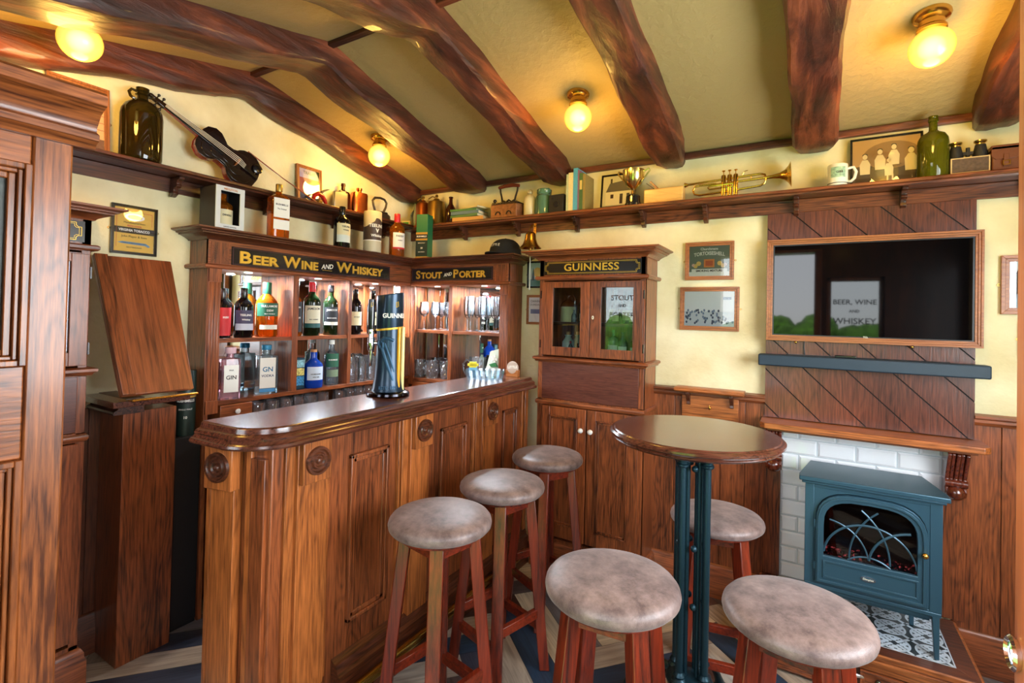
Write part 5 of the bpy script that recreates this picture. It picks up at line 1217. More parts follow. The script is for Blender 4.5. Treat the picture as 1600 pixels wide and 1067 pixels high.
# ... bottles in the left back bar
lx = -2.425; s1 = 1.2775; s2 = .9855
bottle('dark bottle with red label, half hidden at the left end of the upper shelf', (lx, 1.345, s1), R(85), .036, .235, 'wine', BLK, BLACK(), [(.05, .62, 1.3, REDL, [('IRISH', .012, .42, WINK)])])
bottle('black TEELING bottle with purple label on the upper shelf, left bay', (lx, 1.450, s1), R(75), .044, .246, 'wine', BLK, BLACK(), [(.15, .28, 1.2, plain('label_lilac', (190, 196, 214), .6), []), (.28, .55, 1.2, PUR, [('TEELING', .0145, .45, WINK), ('Whiskey', .011, .36, WINK)])])
bottle('TULLAMORE DEW amber bottle with green label and cap on the upper shelf', (lx, 1.572, s1), R(75), .054, .282, 'pot', AMB, plain('cap_green', (26, 86, 56), .4), [(.38, .62, 1.25, GRL, [('TULLAMORE', .0155, .56, WINK), ('DEW', .015, .48, WINK), ('IRISH WHISKEY', .008, .42, WINK)]), (.14, .22, .9, WL, [])], capspec=(.78, 1.0, .40), liquid=None)
bottle('amber bottle with dark label, leftmost in the middle bay of the upper shelf', (lx, 1.742, s1), R(80), .034, .285, 'whiskey', AMB, plain('cap_red', (190, 30, 44), .4), [(.08, .66, 1.3, BKL, [('IRISH', .012, .55, WINK), ('CASK', .012, .35, WINK)])])
bottle('green JAMESON bottle with cream label and red cap on the upper shelf', (lx, 1.846, s1), R(70), .046, .302, 'whiskey', GRN, plain('cap_red', (190, 30, 44), .4), [(.23, .56, 1.15, plain('label_ivory', (230, 226, 200), .6), [('JAMESON', .0175, .50, INK), ('IRISH WHISKEY', .0075, .30, INK)]), (.15, .225, 1.15, plain('label_teal', (30, 90, 90), .5), [])], capspec=(.82, 1.0, .40))
bottle('JAMESON bottle with black label and black cap on the upper shelf', (lx, 1.976, s1), R(65), .042, .292, 'whiskey', GRN, BLACK(), [(.27, .56, 1.15, BKL, [('JAMESON', .0155, .50, WINK), ('BLACK BARREL', .0085, .34, WINK)]), (.20, .265, 1.15, WL, [])], capspec=(.86, 1.0, .42))
bottle('dark cork-topped bottle left of the beer tap on the upper shelf', (lx, 2.165, s1), R(65), .036, .28, 'wine', BLK, plain('cork', (196, 140, 92), .8), [(.2, .5, 1.2, CL, [('STOUT', .012, .38, INK)])], capspec=(.94, 1.02, .30), group=None)
bottle('dark cork-topped bottle behind the beer tower on the upper shelf', (lx, 2.310, s1), R(60), .038, .28, 'wine', BLK, plain('cork', (196, 140, 92), .8), [(.2, .5, 1.2, CL, [('PORTER', .012, .38, INK)])], capspec=(.94, 1.02, .30))
bottle('pink gin bottle with white GIN label, leftmost on the lower shelf', (lx + .03, 1.372, s2), R(72), .043, .248, 'gin', PNK, plain('cap_rose', (206, 170, 180), .4), [(.14, .66, .72, WL, [('GIN', .026, .42, INK), ('PINK', .009, .56, INK)])], pw=6, dy=.8, capspec=(.88, 1.0, .58))
bottle('clear GIN VODKA bottle with blue cap on the lower shelf, left bay', (lx + .01, 1.572, s2), R(72), .052, .250, 'gin', CLR, plain('cap_blue', (54, 136, 176), .35, .3), [(.12, .74, .72, WL, [('GN', .034, .50, plain('ink_blue', (40, 110, 150), .5)), ('VODKA', .017, .37, plain('ink_navy', (30, 60, 100), .5))]), (.04, .11, .72, plain('label_sky', (70, 150, 210), .5), [])], pw=7, dy=.62, capspec=(.90, 1.0, .46))
t = thing('gift_carton', 'dark teal patterned gift carton in the middle bay of the lower shelf', 'carton', (lx, 1.760, s2), R(85))
mk('box', MB().box(-.030, .030, -.03, .03, 0, .17), plain('carton_teal', (20, 60, 78), .4), t, .002)
for k, (z0, z1, c) in enumerate(((.02, .07, (60, 140, 190)), (.075, .115, (214, 196, 110)), (.12, .16, (130, 180, 190)))): mk('pattern_band', MB().box(-.026, .026, -.031, -.030, z0, z1), plain('carton_band%d' % k, c, .5, var=.6, bscale=120), t)
bottle('cobalt blue gin bottle with white label on the lower shelf', (lx + .02, 1.852, s2), R(70), .052, .205, 'pot', BLU, plain('cork', (196, 140, 92), .8), [(.22, .58, .95, plain('label_skywhite', (206, 222, 240), .6), [('DRUMSHANBO', .0085, .38, INK), ('IRISH GIN', .008, .30, INK)])], capspec=(.92, 1.04, .34))
bottle('clear BUSHMILLS bottle with dark green label on the lower shelf', (lx, 1.992, s2), R(65), .042, .262, 'whiskey', CLR, WL, [(.40, .70, 1.0, GRL, [('BUSHMILLS', .011, .56, WINK)]), (.18, .34, .9, plain('label_sage', (120, 140, 110), .5), [])], capspec=(.90, 1.0, .38))
# glasses -----------------------------------------------------------------
def crystal():
    return glass('cut_crystal', (250, 253, 255), 3.6, .05, .06, (245, 250, 255))
CRYSTAL = crystal()
def glass_proto(kind):
    t = thing({'wine': 'wine_glass', 'flute': 'champagne_flute', 'tumbler': 'tumbler', 'crystal': 'crystal_tumbler', 'pint': 'straight_glass'}[kind], '', 'glass')
    if kind in ('wine', 'flute'):
        bw = [(.032, 0), (.010, .003), (.0035, .008), (.003, .085), (.012, .092)] 
        bowl = [(.028, .108), (.034, .125), (.033, .150), (.027, .190)] if kind == 'wine' else [(.020, .110), (.024, .135), (.024, .165), (.020, .230)]
        prof = bw + bowl + [(a - .0012, z) for a, z in bowl[::-1]] + [(0, .098)]
        mk('bowl', MB().lathe([(0, 0)] + prof, (0, 0, 0), 28), GLASS(), t)
    else:
        h, r, nf = {'tumbler': (.088, .037, 12), 'crystal': (.120, .044, 16), 'pint': (.15, .034, 10)}[kind]
        m = MB(); n = nf * 4; rows = 12; vs = []; fs = []
        for j in range(rows + 1):
            z = h * j / rows; rr_ = r * (.84 + .16 * (j / rows) ** .8)
            for i in range(n):
                a = 2 * pi * i / n; amp = (.09 if kind == 'crystal' else .06) * (1 if j < rows * .8 else .15)
                q = rr_ * (1 + amp * cos(nf * a + (j * 1.3 if kind == 'crystal' else 0))); vs.append((q * cos(a), q * sin(a), z))
        for j in range(rows):
            for i in range(n): fs.append((j * n + i, j * n + (i + 1) % n, (j + 1) * n + (i + 1) % n, (j + 1) * n + i))
        fs.append(tuple(range(n - 1, -1, -1))); m.add(vs, fs)
        m.lathe([(0, .012), (r * .78, .012), (r * .93, h * .98), (r * .99, h)], (0, 0, 0), 28, cap=False)
        mk('glass_body', m, CRYSTAL, t, smooth=kind == 'pint')
    return t
def row(kind, pts, label, group):
    p = glass_proto(kind)
    for i, (x, y, z) in enumerate(pts):
        o = p if i == 0 else copy_tree(p); o.location = (x, y, z); o.rotation_euler = (0, 0, i * .7); tag(o, label(i), 'glass', group)
w97 = D - .10; rs1 = 1.3055; rs2 = .9755
row('wine', [(-2.30, 2.665, rs1), (-2.245, 2.72, rs1), (-2.19, 2.655, rs1), (-2.12, 2.70, rs1), (-2.07, 2.65, rs1)], lambda i: 'stemmed wine glass in the left bay of the right back bar, upper shelf', 'wine glasses on the upper shelf')
row('flute', [(-1.955, 2.70, rs1), (-1.90, 2.66, rs1), (-1.85, 2.71, rs1), (-1.80, 2.66, rs1), (-1.75, 2.71, rs1), (-1.70, 2.66, rs1), (-1.655, 2.71, rs1)], lambda i: 'tall champagne flute in the right bay of the right back bar, upper shelf', 'flutes on the upper shelf')
row('crystal', [(-2.325, 2.66, rs2), (-2.215, 2.66, rs2), (-2.110, 2.69, rs2)], lambda i: 'chunky cut crystal tumbler on the lower shelf of the right back bar', 'crystal tumblers on the lower shelf')
row('pint', [(-2.40, 2.13, s2), (-2.47, 2.155, s2), (-2.40, 2.205, s2), (-2.47, 2.23, s2), (-2.40, 2.28, s2), (-2.40, 2.36, s2), (-2.47, 2.31, s2)], lambda i: 'straight clear glass on the lower shelf left of the beer tower', 'straight glasses on the lower shelf')
row('tumbler', [(-2.40, 1.52 + .078 * k, .8605) for k in range(6)] + [(-2.475, 1.55 + .078 * k, .8605) for k in range(5)] + [(-2.40, 2.03 + .077 * k, .8605) for k in range(4)], lambda i: 'cut tumbler in the row beneath the back bar shelves', 'tumblers beneath the shelves')
# jug, flowers, dish, cards on the bar -----------------------------------------
t = thing('glass_jug', 'clear glass jug with a looped handle behind the crystal dish', 'jug', (-1.83, 2.655, rs2), R(0))
mk('jug_body', MB().lathe([(0, 0), (.05, 0), (.056, .01), (.060, .06), (.057, .12), (.060, .165), (.0585, .165), (.055, .12), (.057, .06), (.05, .014), (0, .012)], (0, 0, 0), 32), GLASS(), t)
mk('handle', MB().tube([(-.058, 0, .135), (-.085, -.004, .145), (-.112, -.006, .115), (-.108, -.006, .075), (-.085, -.004, .045), (-.058, 0, .028)], .007, 10), GLASS(), t)
t = thing('paper_bag', 'white gift bag printed with lilies and green leaves on the right back bar shelf', 'gift bag', (-1.69, 2.665, rs2), R(0))
mk('bag', MB().hexa([(-.085, -.04, 0), (.048, -.04, 0), (.048, .04, 0), (-.085, .04, 0), (-.035, -.03, .21), (.048, -.03, .235), (.048, .03, .235), (-.035, .03, .21)]), plain('bag_paper', (222, 232, 214), .5), t, .004)
for cx, cz, r_ in ((.005, .165, .030), (-.030, .10, .026), (.015, .085, .024)):
    m = MB(); 
    for k in range(5):
        a = k * 2 * pi / 5; m.prism([(cx, cz), (cx + r_ * cos(a - .4) * .7, cz + r_ * sin(a - .4) * .7), (cx + r_ * cos(a), cz + r_ * sin(a)), (cx + r_ * cos(a + .4) * .7, cz + r_ * sin(a + .4) * .7)], -.047 + .00, -.0415, 'y')
    mk('lily', m, WT, t)
    mk('leaf', MB().prism([(cx + .01, cz - .02), (cx + .03, cz - .045), (cx - .02, cz - .05), (cx - .035, cz - .035)], -.0475, -.0415, 'y'), plain('leaf_green', (44, 120, 60), .6), t)
bz = 1.0606
t = thing('crystal_dish', 'rectangular cut crystal dish on the bar counter near its far end', 'dish', (-1.545, 2.315, bz), R(32))
m = MB(); a_, b_ = .105, .045
o_ = [(-a_, -b_), (a_, -b_), (a_, b_), (-a_, b_)]
m.hexa([(-a_ * .9, -b_ * .85, 0), (a_ * .9, -b_ * .85, 0), (a_ * .9, b_ * .85, 0), (-a_ * .9, b_ * .85, 0), (-a_ * .9, -b_ * .85, .008), (a_ * .9, -b_ * .85, .008), (a_ * .9, b_ * .85, .008), (-a_ * .9, b_ * .85, .008)])
for p, q in ((0, 1), (1, 2), (2, 3), (3, 0)):
    P0, P1 = Vector(o_[p] + (0,)), Vector(o_[q] + (0,)); n_ = 12
    for k in range(n_):
        u0, u1 = k / n_, (k + 1) / n_; A_ = P0.lerp(P1, u0); B_ = P0.lerp(P1, u1); inw = -(P0 + P1).normalized() * .004; A_ = A_ - inw * (k % 2) * 1.2; B_ = B_ - inw * ((k + 1) % 2) * 1.2
        m.hexa([A_ * .9, B_ * .9, B_ * .9 + inw, A_ * .9 + inw, A_ + Vector((0, 0, .052)), B_ + Vector((0, 0, .052)), B_ + inw + Vector((0, 0, .052)), A_ + inw + Vector((0, 0, .052))])
mk('dish_body', m, glass('crystal_blue', (236, 246, 252), 3.0, .05, .06, (220, 238, 250)), t, smooth=False)
t = thing('note_block', 'yellow and blue paper note block standing in the crystal dish', 'note block', (-1.607, 2.285, bz + .009), R(32))
mk('blue_card', MB().box(-.022, .022, -.010, .010, 0, .066), plain('card_blue', (110, 180, 216), .6), t, .002)
mk('yellow_tab', MB().box(-.030, .030, -.0115, .0, .060, .074).box(-.020, .020, -.0115, 0, .052, .084), plain('card_yellow', (236, 222, 60), .6), t, .001)
t = thing('coaster_holder', 'small wooden holder with a round pale coaster at the far end of the bar', 'coaster holder', (-1.475, 2.50, bz), R(8))
m = MB(); m.prism([(-.036, 0), (.036, 0), (.036, .040), (.026, .040)] + [(.030 * cos(-a), .048 - .030 * sin(a)) for a in [pi * k / 10 for k in range(1, 10)]] + [(-.026, .040), (-.036, .040)], -.018, -.012, 'y'); m.box(-.036, .036, -.012, .02, 0, .006); m.box(-.036, .036, .014, .02, 0, .04)
mk('holder', m, frame_oak('x'), t, .001)
c_ = mk('coaster', MB().lathe([(0, -.003), (.036, -.003), (.037, 0), (.036, .003), (0, .003)], (0, -.004, .052), 40, 'y'), plain('cork_pale', (196, 176, 162), .6), t)
text('LITTLE', .020, (0, -.0075, .055), WINK, c_, bold=.0008, rot=R(4))
# ------------------------------------------------------------------ beer tower
t = thing('beer_tower', 'tall dark blue-black GUINNESS beer tower with gold strip standing on the bar', 'beer tap', (-1.567, 1.592, bz), R(50)); t.scale = (1.12, 1.12, 1.10)
TM = plain('tower_black_satin', (34, 54, 72), .32, .6, coat=.2)
mk('foot', MB().lathe([(0, 0), (.078, 0), (.082, .004), (.080, .012), (.066, .018), (0, .02)], (0, 0, 0), 48), plain('black_chrome', (60, 60, 66), .12, 1), t)
mk('column', MB().lathe([(.066, .014), (.060, .03), (.054, .07), (.050, .12), (.0485, .20), (.0485, .262), (.0, .262)], (0, 0, 0), 48), TM, t)
m = MB().lathe([(.0505, .262), (.0515, .266), (.0515, .395), (.049, .398), (0, .398)], (0, 0, 0), 48); m.v = [(x, y, z + (x * .16 if z > .39 else (x * .12 if z < .27 else 0)) ) for x, y, z in m.v]; mk('head', m, TM, t)
m = MB().lathe([(.0518, .258), (.0530, .262), (.0518, .266)], (0, 0, 0), 48); m.v = [(x, y, z + x * .12) for x, y, z in m.v]; mk('gold_ring', m, GOLD(), t)
gt = text('GUINNESS', .024, (.0, 0, .312), WINK, t, curve=.0522, bold=.0008)
gt.data.transform(Matrix.Rotation(R(24), 4, 'Z'))
m = MB()
def onc(x, z, r_=.049): return (r_ * sin(x / r_), -r_ * cos(x / r_), z)
mk('harp', MB().tube([onc(-.004, .345, .0525), onc(-.004, .365, .0525), onc(.004, .368, .0525), onc(.006, .35, .0525), onc(-.004, .345, .0525)], .0012, 5).tube([onc(.001, .366, .0525), onc(.001, .349, .0525)], .0006, 4).xf(Matrix.Rotation(R(24), 4, 'Z')), GOLD(), t)
HM = plain('tower_relief', (56, 92, 122), .35, .5)
cr = lambda z: .0485 + max(0, (.12 - z) * .05)
def rel(pts, w, nm): 
    out = []
    for k in range(len(pts) - 1):
        for j in range(6): f = j / 6; out.append((pts[k][0] * (1 - f) + pts[k + 1][0] * f, pts[k][1] * (1 - f) + pts[k + 1][1] * f))
    out.append(pts[-1]); mk(nm, MB().tube([onc(x - .012, z, cr(z) - w * .35) for x, z in out], w, 8), HM, t)
rel([(-.030, .215), (-.034, .200), (-.026, .186), (-.016, .19), (-.016, .205), (-.026, .214), (-.012, .226), (.006, .224), (.022, .216)], .0075, 'harp_neck')
rel([(-.020, .188), (.002, .120), (.022, .062)], .0075, 'harp_pillar'); rel([(-.010, .205), (.010, .150), (.026, .095)], .005, 'harp_body'); rel([(.008, .060), (.024, .060)], .006, 'harp_foot')
for k in range(5): rel([(-.004 + k * .006, .216), (.004 + k * .006, .19 - k * .012)], .0008, 'harp_string')
text('ESTD 1759', .016, (-.006, 0, .035), HM, t, curve=.0625, bold=.0003)
GS = plain('gold_acrylic', (232, 160, 20), .25, .2, coat=.5)
# the tall light strips on the right flank
a0 = R(30)
for da, w, nm, mt, r_ in ((R(38), .0075, 'gold_strip', GS, .052), (R(60), .0075, 'cream_strip', plain('cream_acrylic', (236, 220, 150), .25, coat=.5), .056)):
    x, y = r_ * sin(da), -r_ * cos(da); m = MB(); m.lathe([(.0075, .016), (.0075, .268)], (x, y, 0), 12); mk(nm, m, mt, t)
# faucet and handle on the left
FX_, FY_ = -.070, -.012
fc = mk('faucet', MB().tube([(-.045, -.008, .205), (FX_, FY_, .205)], .009, 12).lathe([(.010, .175), (.013, .185), (.013, .222), (.010, .23), (.012, .245), (.010, .262)], (FX_, FY_, 0), 16).lathe([(.004, .115), (.007, .12), (.008, .175)], (FX_, FY_, 0), 12), CHROME(), t)
hd = mk('tap_handle', MB().lathe([(0, .255), (.0105, .257), (.0125, .28), (.0135, .37), (.0130, .375), (0, .377)], (FX_, FY_, 0), 20), plain('tap_black', (16, 18, 26), .2, coat=.6), t)
mk('harp', MB().tube([(FX_ - .003, FY_ - .014, .345), (FX_ - .003, FY_ - .014, .362), (FX_ + .004, FY_ - .0138, .364), (FX_ + .004, FY_ - .0138, .35), (FX_ - .003, FY_ - .014, .345)], .0009, 5), GOLD(), hd)

# ------------------------------------------------------------------ things on the high shelf: left wall
COP = plain('copper', (196, 104, 56), .25, 1, .1, 60); STL = plain('steel_dull', (176, 170, 150), .28, 1); BRD = plain('brass_old', (150, 122, 60), .3, .9, .1, 40); IRN = plain('old_iron', (70, 60, 52), .4, .8, .2, 80)
shL = SZ + .0005
t = thing('demijohn', 'large brown glass demijohn with a ring handle on the high left shelf', 'demijohn', (-2.452, .995, shL), R(90))
mk('glass_body', MB().lathe([(0, .006), (.060, .0), (.072, .006), (.076, .02), (.076, .195), (.073, .218), (.062, .240), (.042, .257), (.024, .266), (.020, .274), (.020, .30), (.024, .302), (.024, .318), (.017, .32), (.015, .26), (.0, .25)], (0, 0, 0), 44), DEM, t)
mk('liquid', MB().lathe([(0, .008), (.070, .012), (.072, .03), (.072, .18), (.066, .20), (0, .20)], (0, 0, 0), 36), glass('demijohn_inner', (200, 110, 40), .6, .35, .05, (150, 80, 26)), t)
mk('ring_handle', MB().tube([(-.022, 0, .300), (-.040, 0, .302), (-.050, 0, .288), (-.044, 0, .272), (-.026, 0, .264)], .006, 8), DEM, t)
mk('neck_ring', MB().lathe([(.020, .285), (.027, .289), (.020, .293)], (0, 0, 0), 24), DEM, t)
# violin: u along the neck (scroll at 0), v across
def violin():
    t = thing('violin', 'dark varnished violin leaning on the left gable wall above the shelf', 'violin', (-2.40, 1.20, shL))
    U = Vector((.05, .48, -.275)).normalized(); N = Vector((.985, 0, .12)); N = (N - U * N.dot(U)).normalized(); V = N.cross(U)
    O = Vector((-2.515 + 2.40 + .035, 1.035 - 1.20, 2.325 - shL))
    M = Matrix(((U.x, V.x, N.x, O.x), (U.y, V.y, N.y, O.y), (U.z, V.z, N.z, O.z), (0, 0, 0, 1)))
    DKV = plain('violin_black_varnish', (26, 14, 12), .18, coat=.8); RDV = wood('violin_rib', (96, 22, 12), (150, 54, 26), 'x', rough=.2, coat=.8, bump=.02)
    half = [(.215, .0), (.215, .035), (.225, .062), (.255, .082), (.285, .080), (.308, .066), (.318, .058), (.322, .052), (.335, .050), (.360, .052), (.376, .060), (.384, .072), (.40, .086), (.43, .098), (.465, .096), (.495, .078), (.512, .045), (.518, 0)]
    out = half + [(a, -b) for a, b in half[::-1][1:-1]]
    mk('ribs', MB().prism(out, .002, .030, 'z').xf(M), RDV, t)
    sc = lambda k, cx=.37: [(cx + (a - cx) * k, b * (k + .01)) for a, b in out]
    mk('belly', MB().prism(sc(1.02), .030, .034, 'z').prism(sc(.86), .034, .038, 'z').prism(sc(.6), .038, .041, 'z').xf(M), DKV, t, .0015)
    mk('back', MB().prism(sc(1.02), -.002, .002, 'z').xf(M), RDV, t)
    mk('neck', MB().hexa([(.05, -.010, .018), (.23, -.013, .010), (.23, .013, .010), (.05, .010, .018), (.05, -.010, .034), (.23, -.013, .036), (.23, .013, .036), (.05, .010, .034)]).xf(M), RDV, t, .003)
    mk('fingerboard', MB().hexa([(.05, -.011, .034), (.335, -.019, .040), (.335, .019, .040), (.05, .011, .034), (.05, -.011, .039), (.335, -.019, .050), (.335, .019, .050), (.05, .011, .039)]).xf(M), BLACK(), t, .002)
    mk('pegbox', MB().hexa([(.0, -.008, .014), (.055, -.011, .018), (.055, .011, .018), (.0, .008, .014), (.0, -.008, .034), (.055, -.011, .036), (.055, .011, .036), (.0, .008, .034)]).xf(M), DKV, t, .002)
    mk('scroll', MB().tube([(.006, 0, .03), (-.010, 0, .030), (-.020, 0, .018), (-.012, 0, .006), (-.002, 0, .012), (-.004, 0, .020)], [.008, .009, .010, .009, .008, .006], 10).xf(M), DKV, t)
    for k, (u, s) in enumerate(((.012, 1), (.022, -1), (.034, 1), (.044, -1))): mk('peg', MB().tube([(u, 0, .026), (u, s * .022, .026)], .0025, 8).sphere((u, s * .028, .026), .0065, 10).xf(M), BLACK(), t)
    mk('bridge', MB().prism([(-.022, .036), (.022, .036), (.016, .060), (0, .066), (-.016, .060)], .398, .402, 'x').xf(M), frame_oak('z'), t)
    mk('tailpiece', MB().hexa([(.43, -.011, .052), (.515, -.006, .040), (.515, .006, .040), (.43, .011, .052), (.43, -.011, .056), (.515, -.006, .044), (.515, .006, .044), (.43, .011, .056)]).xf(M), BLACK(), t, .001)
    for k in range(4):
        v = -.0105 + k * .007; mk('string', MB().tube([(.05, v * .6, .0425), (.40, v * 1.3, .067), (.435, v, .058)], .0011, 5).xf(M), plain('gut_string', (232, 228, 214), .4), t)
    for s in (-1, 1):
        mk('sound_hole', MB().tube([(.36, s * .034, .0385), (.37, s * .030, .039), (.39, s * .036, .039), (.41, s * .045, .0385), (.418, s * .040, .038)], .0018, 6).xf(M), plain('f_hole', (4, 3, 3), .8), t)
    mk('chin_rest', MB().sphere((.492, .045, .045), .026, 14, .3).xf(M), BLACK(), t)
violin()
t = thing('violin_bow', 'slim wooden violin bow sloping down the left wall to the shelf', 'violin bow', (-2.46, 1.66, shL))
a_, b_ = Vector((-.045, -.165, .205)), Vector((.05, .185, .006)); mk('stick', MB().tube([a_, a_.lerp(b_, .5) + Vector((0, 0, -.006)), b_], [.0035, .003, .004], 8), wood('bow_wood', (120, 50, 24), (190, 100, 56), 'y', rough=.25), t)
mk('hair', MB().tube([a_ + Vector((0, -.004, -.010)), b_ + Vector((0, -.004, .0))], .0012, 5), plain('bow_hair', (236, 232, 220), .5), t)
t = thing('red_ornament', 'small curved red ornament with a dark pointed tip by the violin bow', 'ornament', (-2.425, 1.875, shL), R(90))
RED2 = plain('red_lacquer', (164, 30, 22), .2, coat=.8)
mk('body', MB().tube([(-.045, 0, .012), (-.034, 0, .044), (-.008, 0, .060), (.020, 0, .052), (.038, 0, .028), (.048, 0, .010)], [.010, .013, .014, .013, .012, .008], 14), RED2, t)
mk('tip', MB().tube([(.004, 0, .062), (.030, .0, .084), (.055, 0, .096), (.070, 0, .100)], [.008, .006, .004, .001], 10), plain('horn_dark', (58, 34, 20), .3), t)
mk('foot', MB().box(-.012, .014, -.014, .014, .0, .022), plain('brass_old', (150, 122, 60), .3), t, .003)
t = thing('hip_flask', 'flat square steel hip flask on the high left shelf', 'flask', (-2.43, 2.028, shL), R(78))
mk('body', MB().box(-.045, .045, -.012, .012, 0, .105), STL, t, .005); mk('cap', MB().lathe([(.008, .105), (.008, .116), (.006, .118), (0, .118)], (0, 0, 0), 16), STL, t)
bottle('dark embossed brown glass flask bottle behind the steel hip flask', (-2.475, 2.085, shL), R(80), .043, .175, 'jug', BRN, None, (), pw=5, dy=.6)
t = thing('copper_flask', 'upright copper flask with narrow neck on the high left shelf', 'flask', (-2.45, 2.19, shL), R(75))
mk('body', loft([(0, 0), (.048, 0), (.051, .004), (.051, .125), (.046, .135), (.016, .14), (.014, .150), (.018, .153), (.018, .166), (0, .168)], 32, 5, .6, .02), COP, t)
t = thing('flat_iron', 'old iron laundry press with a looped twisted handle in the shelf corner', 'flat iron', (-2.44, 2.36, shL), R(80))
m = MB(); m.prism([(-.075, -.038), (.045, -.038), (.085, 0), (.045, .038), (-.075, .038)], 0, .034, 'z'); mk('sole', m, IRN, t, .004); m = MB(); m.prism([(-.065, -.03), (.04, -.03), (.066, 0), (.04, .03), (-.065, .03)], .034, .050, 'z'); mk('lid', m, IRN, t, .006)
mk('handle', MB().tube([(-.035, 0, .048), (-.050, 0, .085), (-.056, 0, .115), (-.040, 0, .136), (0, 0, .142), (.034, 0, .136), (.050, 0, .115), (.044, 0, .085), (.026, 0, .048)], .0075, 10), IRN, t)
# ------------------------------------------------------------------ things on the high shelf: back wall
YB = 2.70
t = thing('small_tin', 'small green and cream tin in the corner of the high back shelf', 'tin', (-2.475, 2.655, shL), R(20))
mk('body', MB().box(-.030, .030, -.014, .014, 0, .042), plain('tin_cream2', (224, 214, 150), .4), t, .002); mk('green_panel', MB().box(-.024, .020, -.0148, -.014, .006, .032), plain('tin_green', (60, 150, 60), .4), t)
bottle('small clear fluted glass bottle in the back corner of the high shelf', (-2.455, 2.72, shL), 0, .031, .178, 'beer', CLR, None, (), pw=5, dy=.9)
def canister(label, x, y, r, h, mt, arm):
    t = thing('oil_can', label, 'canister', (x, y, shL)); mk('body', MB().lathe([(0, 0), (r, 0), (r * 1.02, .003), (r, .006), (r, h * .72), (r * .9, h * .80), (r * .35, h * .88), (r * .3, h * .92), (0, h * .92)], (0, 0, 0), 32), mt, t)
    mk('pump', MB().lathe([(.006, h * .9), (.006, h * .97), (.011, h), (.008, h * 1.06), (0, h * 1.07)], (0, 0, 0), 14), BRD, t); mk('lever', MB().tube([(-.01, 0, h * .97), (arm * .5, -.01, h * 1.0), (arm, -.015, h * .93)], .004, 8), BRD, t)
canister('copper brown canister with a lever top, left of two on the high back shelf', -2.365, 2.70, .052, .205, plain('copper_dull', (150, 84, 42), .3, .9), -.04)
canister('dull brass canister with a knob top, right of two on the high back shelf', -2.243, 2.70, .062, .205, BRD, -.06)
bottle('small brown glass beer bottle between brass canister and stacked books', (-2.128, 2.715, shL), 0, .036, .192, 'beer', BRN, None)
def book(label, loc, rz, w, d, h, c, group, upright=False, spine=None, tilt=0):
    t = thing('book', label, 'book', loc, rz, group); t.rotation_euler = (0, tilt, rz); cm = plain('cloth_%d_%d_%d' % c, c, .6, var=.12, bscale=200); pg = plain('pages', (226, 214, 180), .7)
    if upright:   # w thickness, d depth, h height
        mk('cover', MB().box(-w / 2, -w / 2 + .002, -d / 2, d / 2, 0, h).box(w / 2 - .002, w / 2, -d / 2, d / 2, 0, h).box(-w / 2, w / 2, -d / 2 - .001, -d / 2 + .002, 0, h), cm, t, .0008)
        mk('pages', MB().box(-w / 2 + .002, w / 2 - .002, -d / 2 + .002, d / 2 - .004, .003, h - .003), pg, t)
        if spine: mk('title_block', MB().box(-w * .35, w * .35, -d / 2 - .0016, -d / 2 - .001, h * .55, h * .8), plain('spine_gold', (200, 176, 100), .5), t)
    else:
        mk('cover', MB().box(-w / 2, w / 2, -d / 2, d / 2, 0, .002).box(-w / 2, w / 2, -d / 2, d / 2, h - .002, h).box(-w / 2, w / 2, -d / 2, -d / 2 + .002, 0, h), cm, t, .0008)
        mk('pages', MB().box(-w / 2 + .003, w / 2 - .003, -d / 2 + .002, d / 2 - .004, .002, h - .002), pg, t)
z = shL; sb = 'books lying flat on the high shelf'
for lab, x, w, h, c, rz in (('tan book at the bottom of the flat stack', -1.93, .24, .026, (214, 158, 84), 3), ('green book second from the bottom of the flat stack', -1.955, .23, .018, (88, 128, 74), -4), ('blue grey book in the middle of the flat stack', -1.955, .22, .022, (96, 124, 140), 2), ('olive green book near the top of the flat stack', -1.97, .20, .014, (76, 130, 60), 6), ('cream paper book topmost on the flat stack', -1.90, .15, .012, (224, 208, 150), -12)):
    book(lab + ' on the high shelf', (x, 2.695, z), R(rz), w, .12, h, c, sb); z += h + .0004
t = thing('charcoal_iron', 'old rusty charcoal iron with a wooden grip and open zigzag rim', 'iron', (-1.652, 2.70, shL))
RST = plain('rusty_iron', (136, 90, 58), .5, .5, .4, 60, .3)
m = MB(); m.prism([(-.105, -.048), (.085, -.048), (.105, 0), (.085, .048), (-.105, .048)], 0, .088, 'z'); mk('box_body', m, RST, t, .004)
m = MB()
for k in range(10): x = -.10 + k * .0195; m.prism([(x, .088), (x + .019, .088), (x + .0095, .102)], -.050, -.044, 'y')
mk('zigzag_rim', m, IRN, t); mk('lid', MB().box(-.10, .09, -.044, .044, .090, .100), IRN, t, .003)
mk('handle_post', MB().tube([(-.045, 0, .10), (-.052, 0, .14), (-.062, 0, .175), (-.066, 0, .205)], .006, 8), IRN, t); mk('handle_post', MB().tube([(.040, 0, .10), (.05, 0, .14), (.062, 0, .175), (.066, 0, .205)], .006, 8), IRN, t)
mk('curl', MB().tube([(-.04, 0, .118), (-.02, 0, .108), (0, 0, .122), (.02, 0, .108), (.04, 0, .118)], .006, 8), IRN, t)
mk('grip', MB().tube([(-.075, 0, .206), (-.03, 0, .214), (.03, 0, .214), (.075, 0, .206)], [.010, .012, .012, .010], 12), mahog('x'), t); mk('latch', MB().sphere((-.085, -.03, .115), .012, 12).tube([(-.085, -.03, .09), (-.085, -.03, .112)], .005, 8), IRN, t)
for x in (-.05, .03): mk('vent', MB().tube([(x - .018, -.049, .022), (x - .012, -.049, .036), (x, -.049, .041), (x + .012, -.049, .036), (x + .018, -.049, .022)], .004, 8), IRN, t)
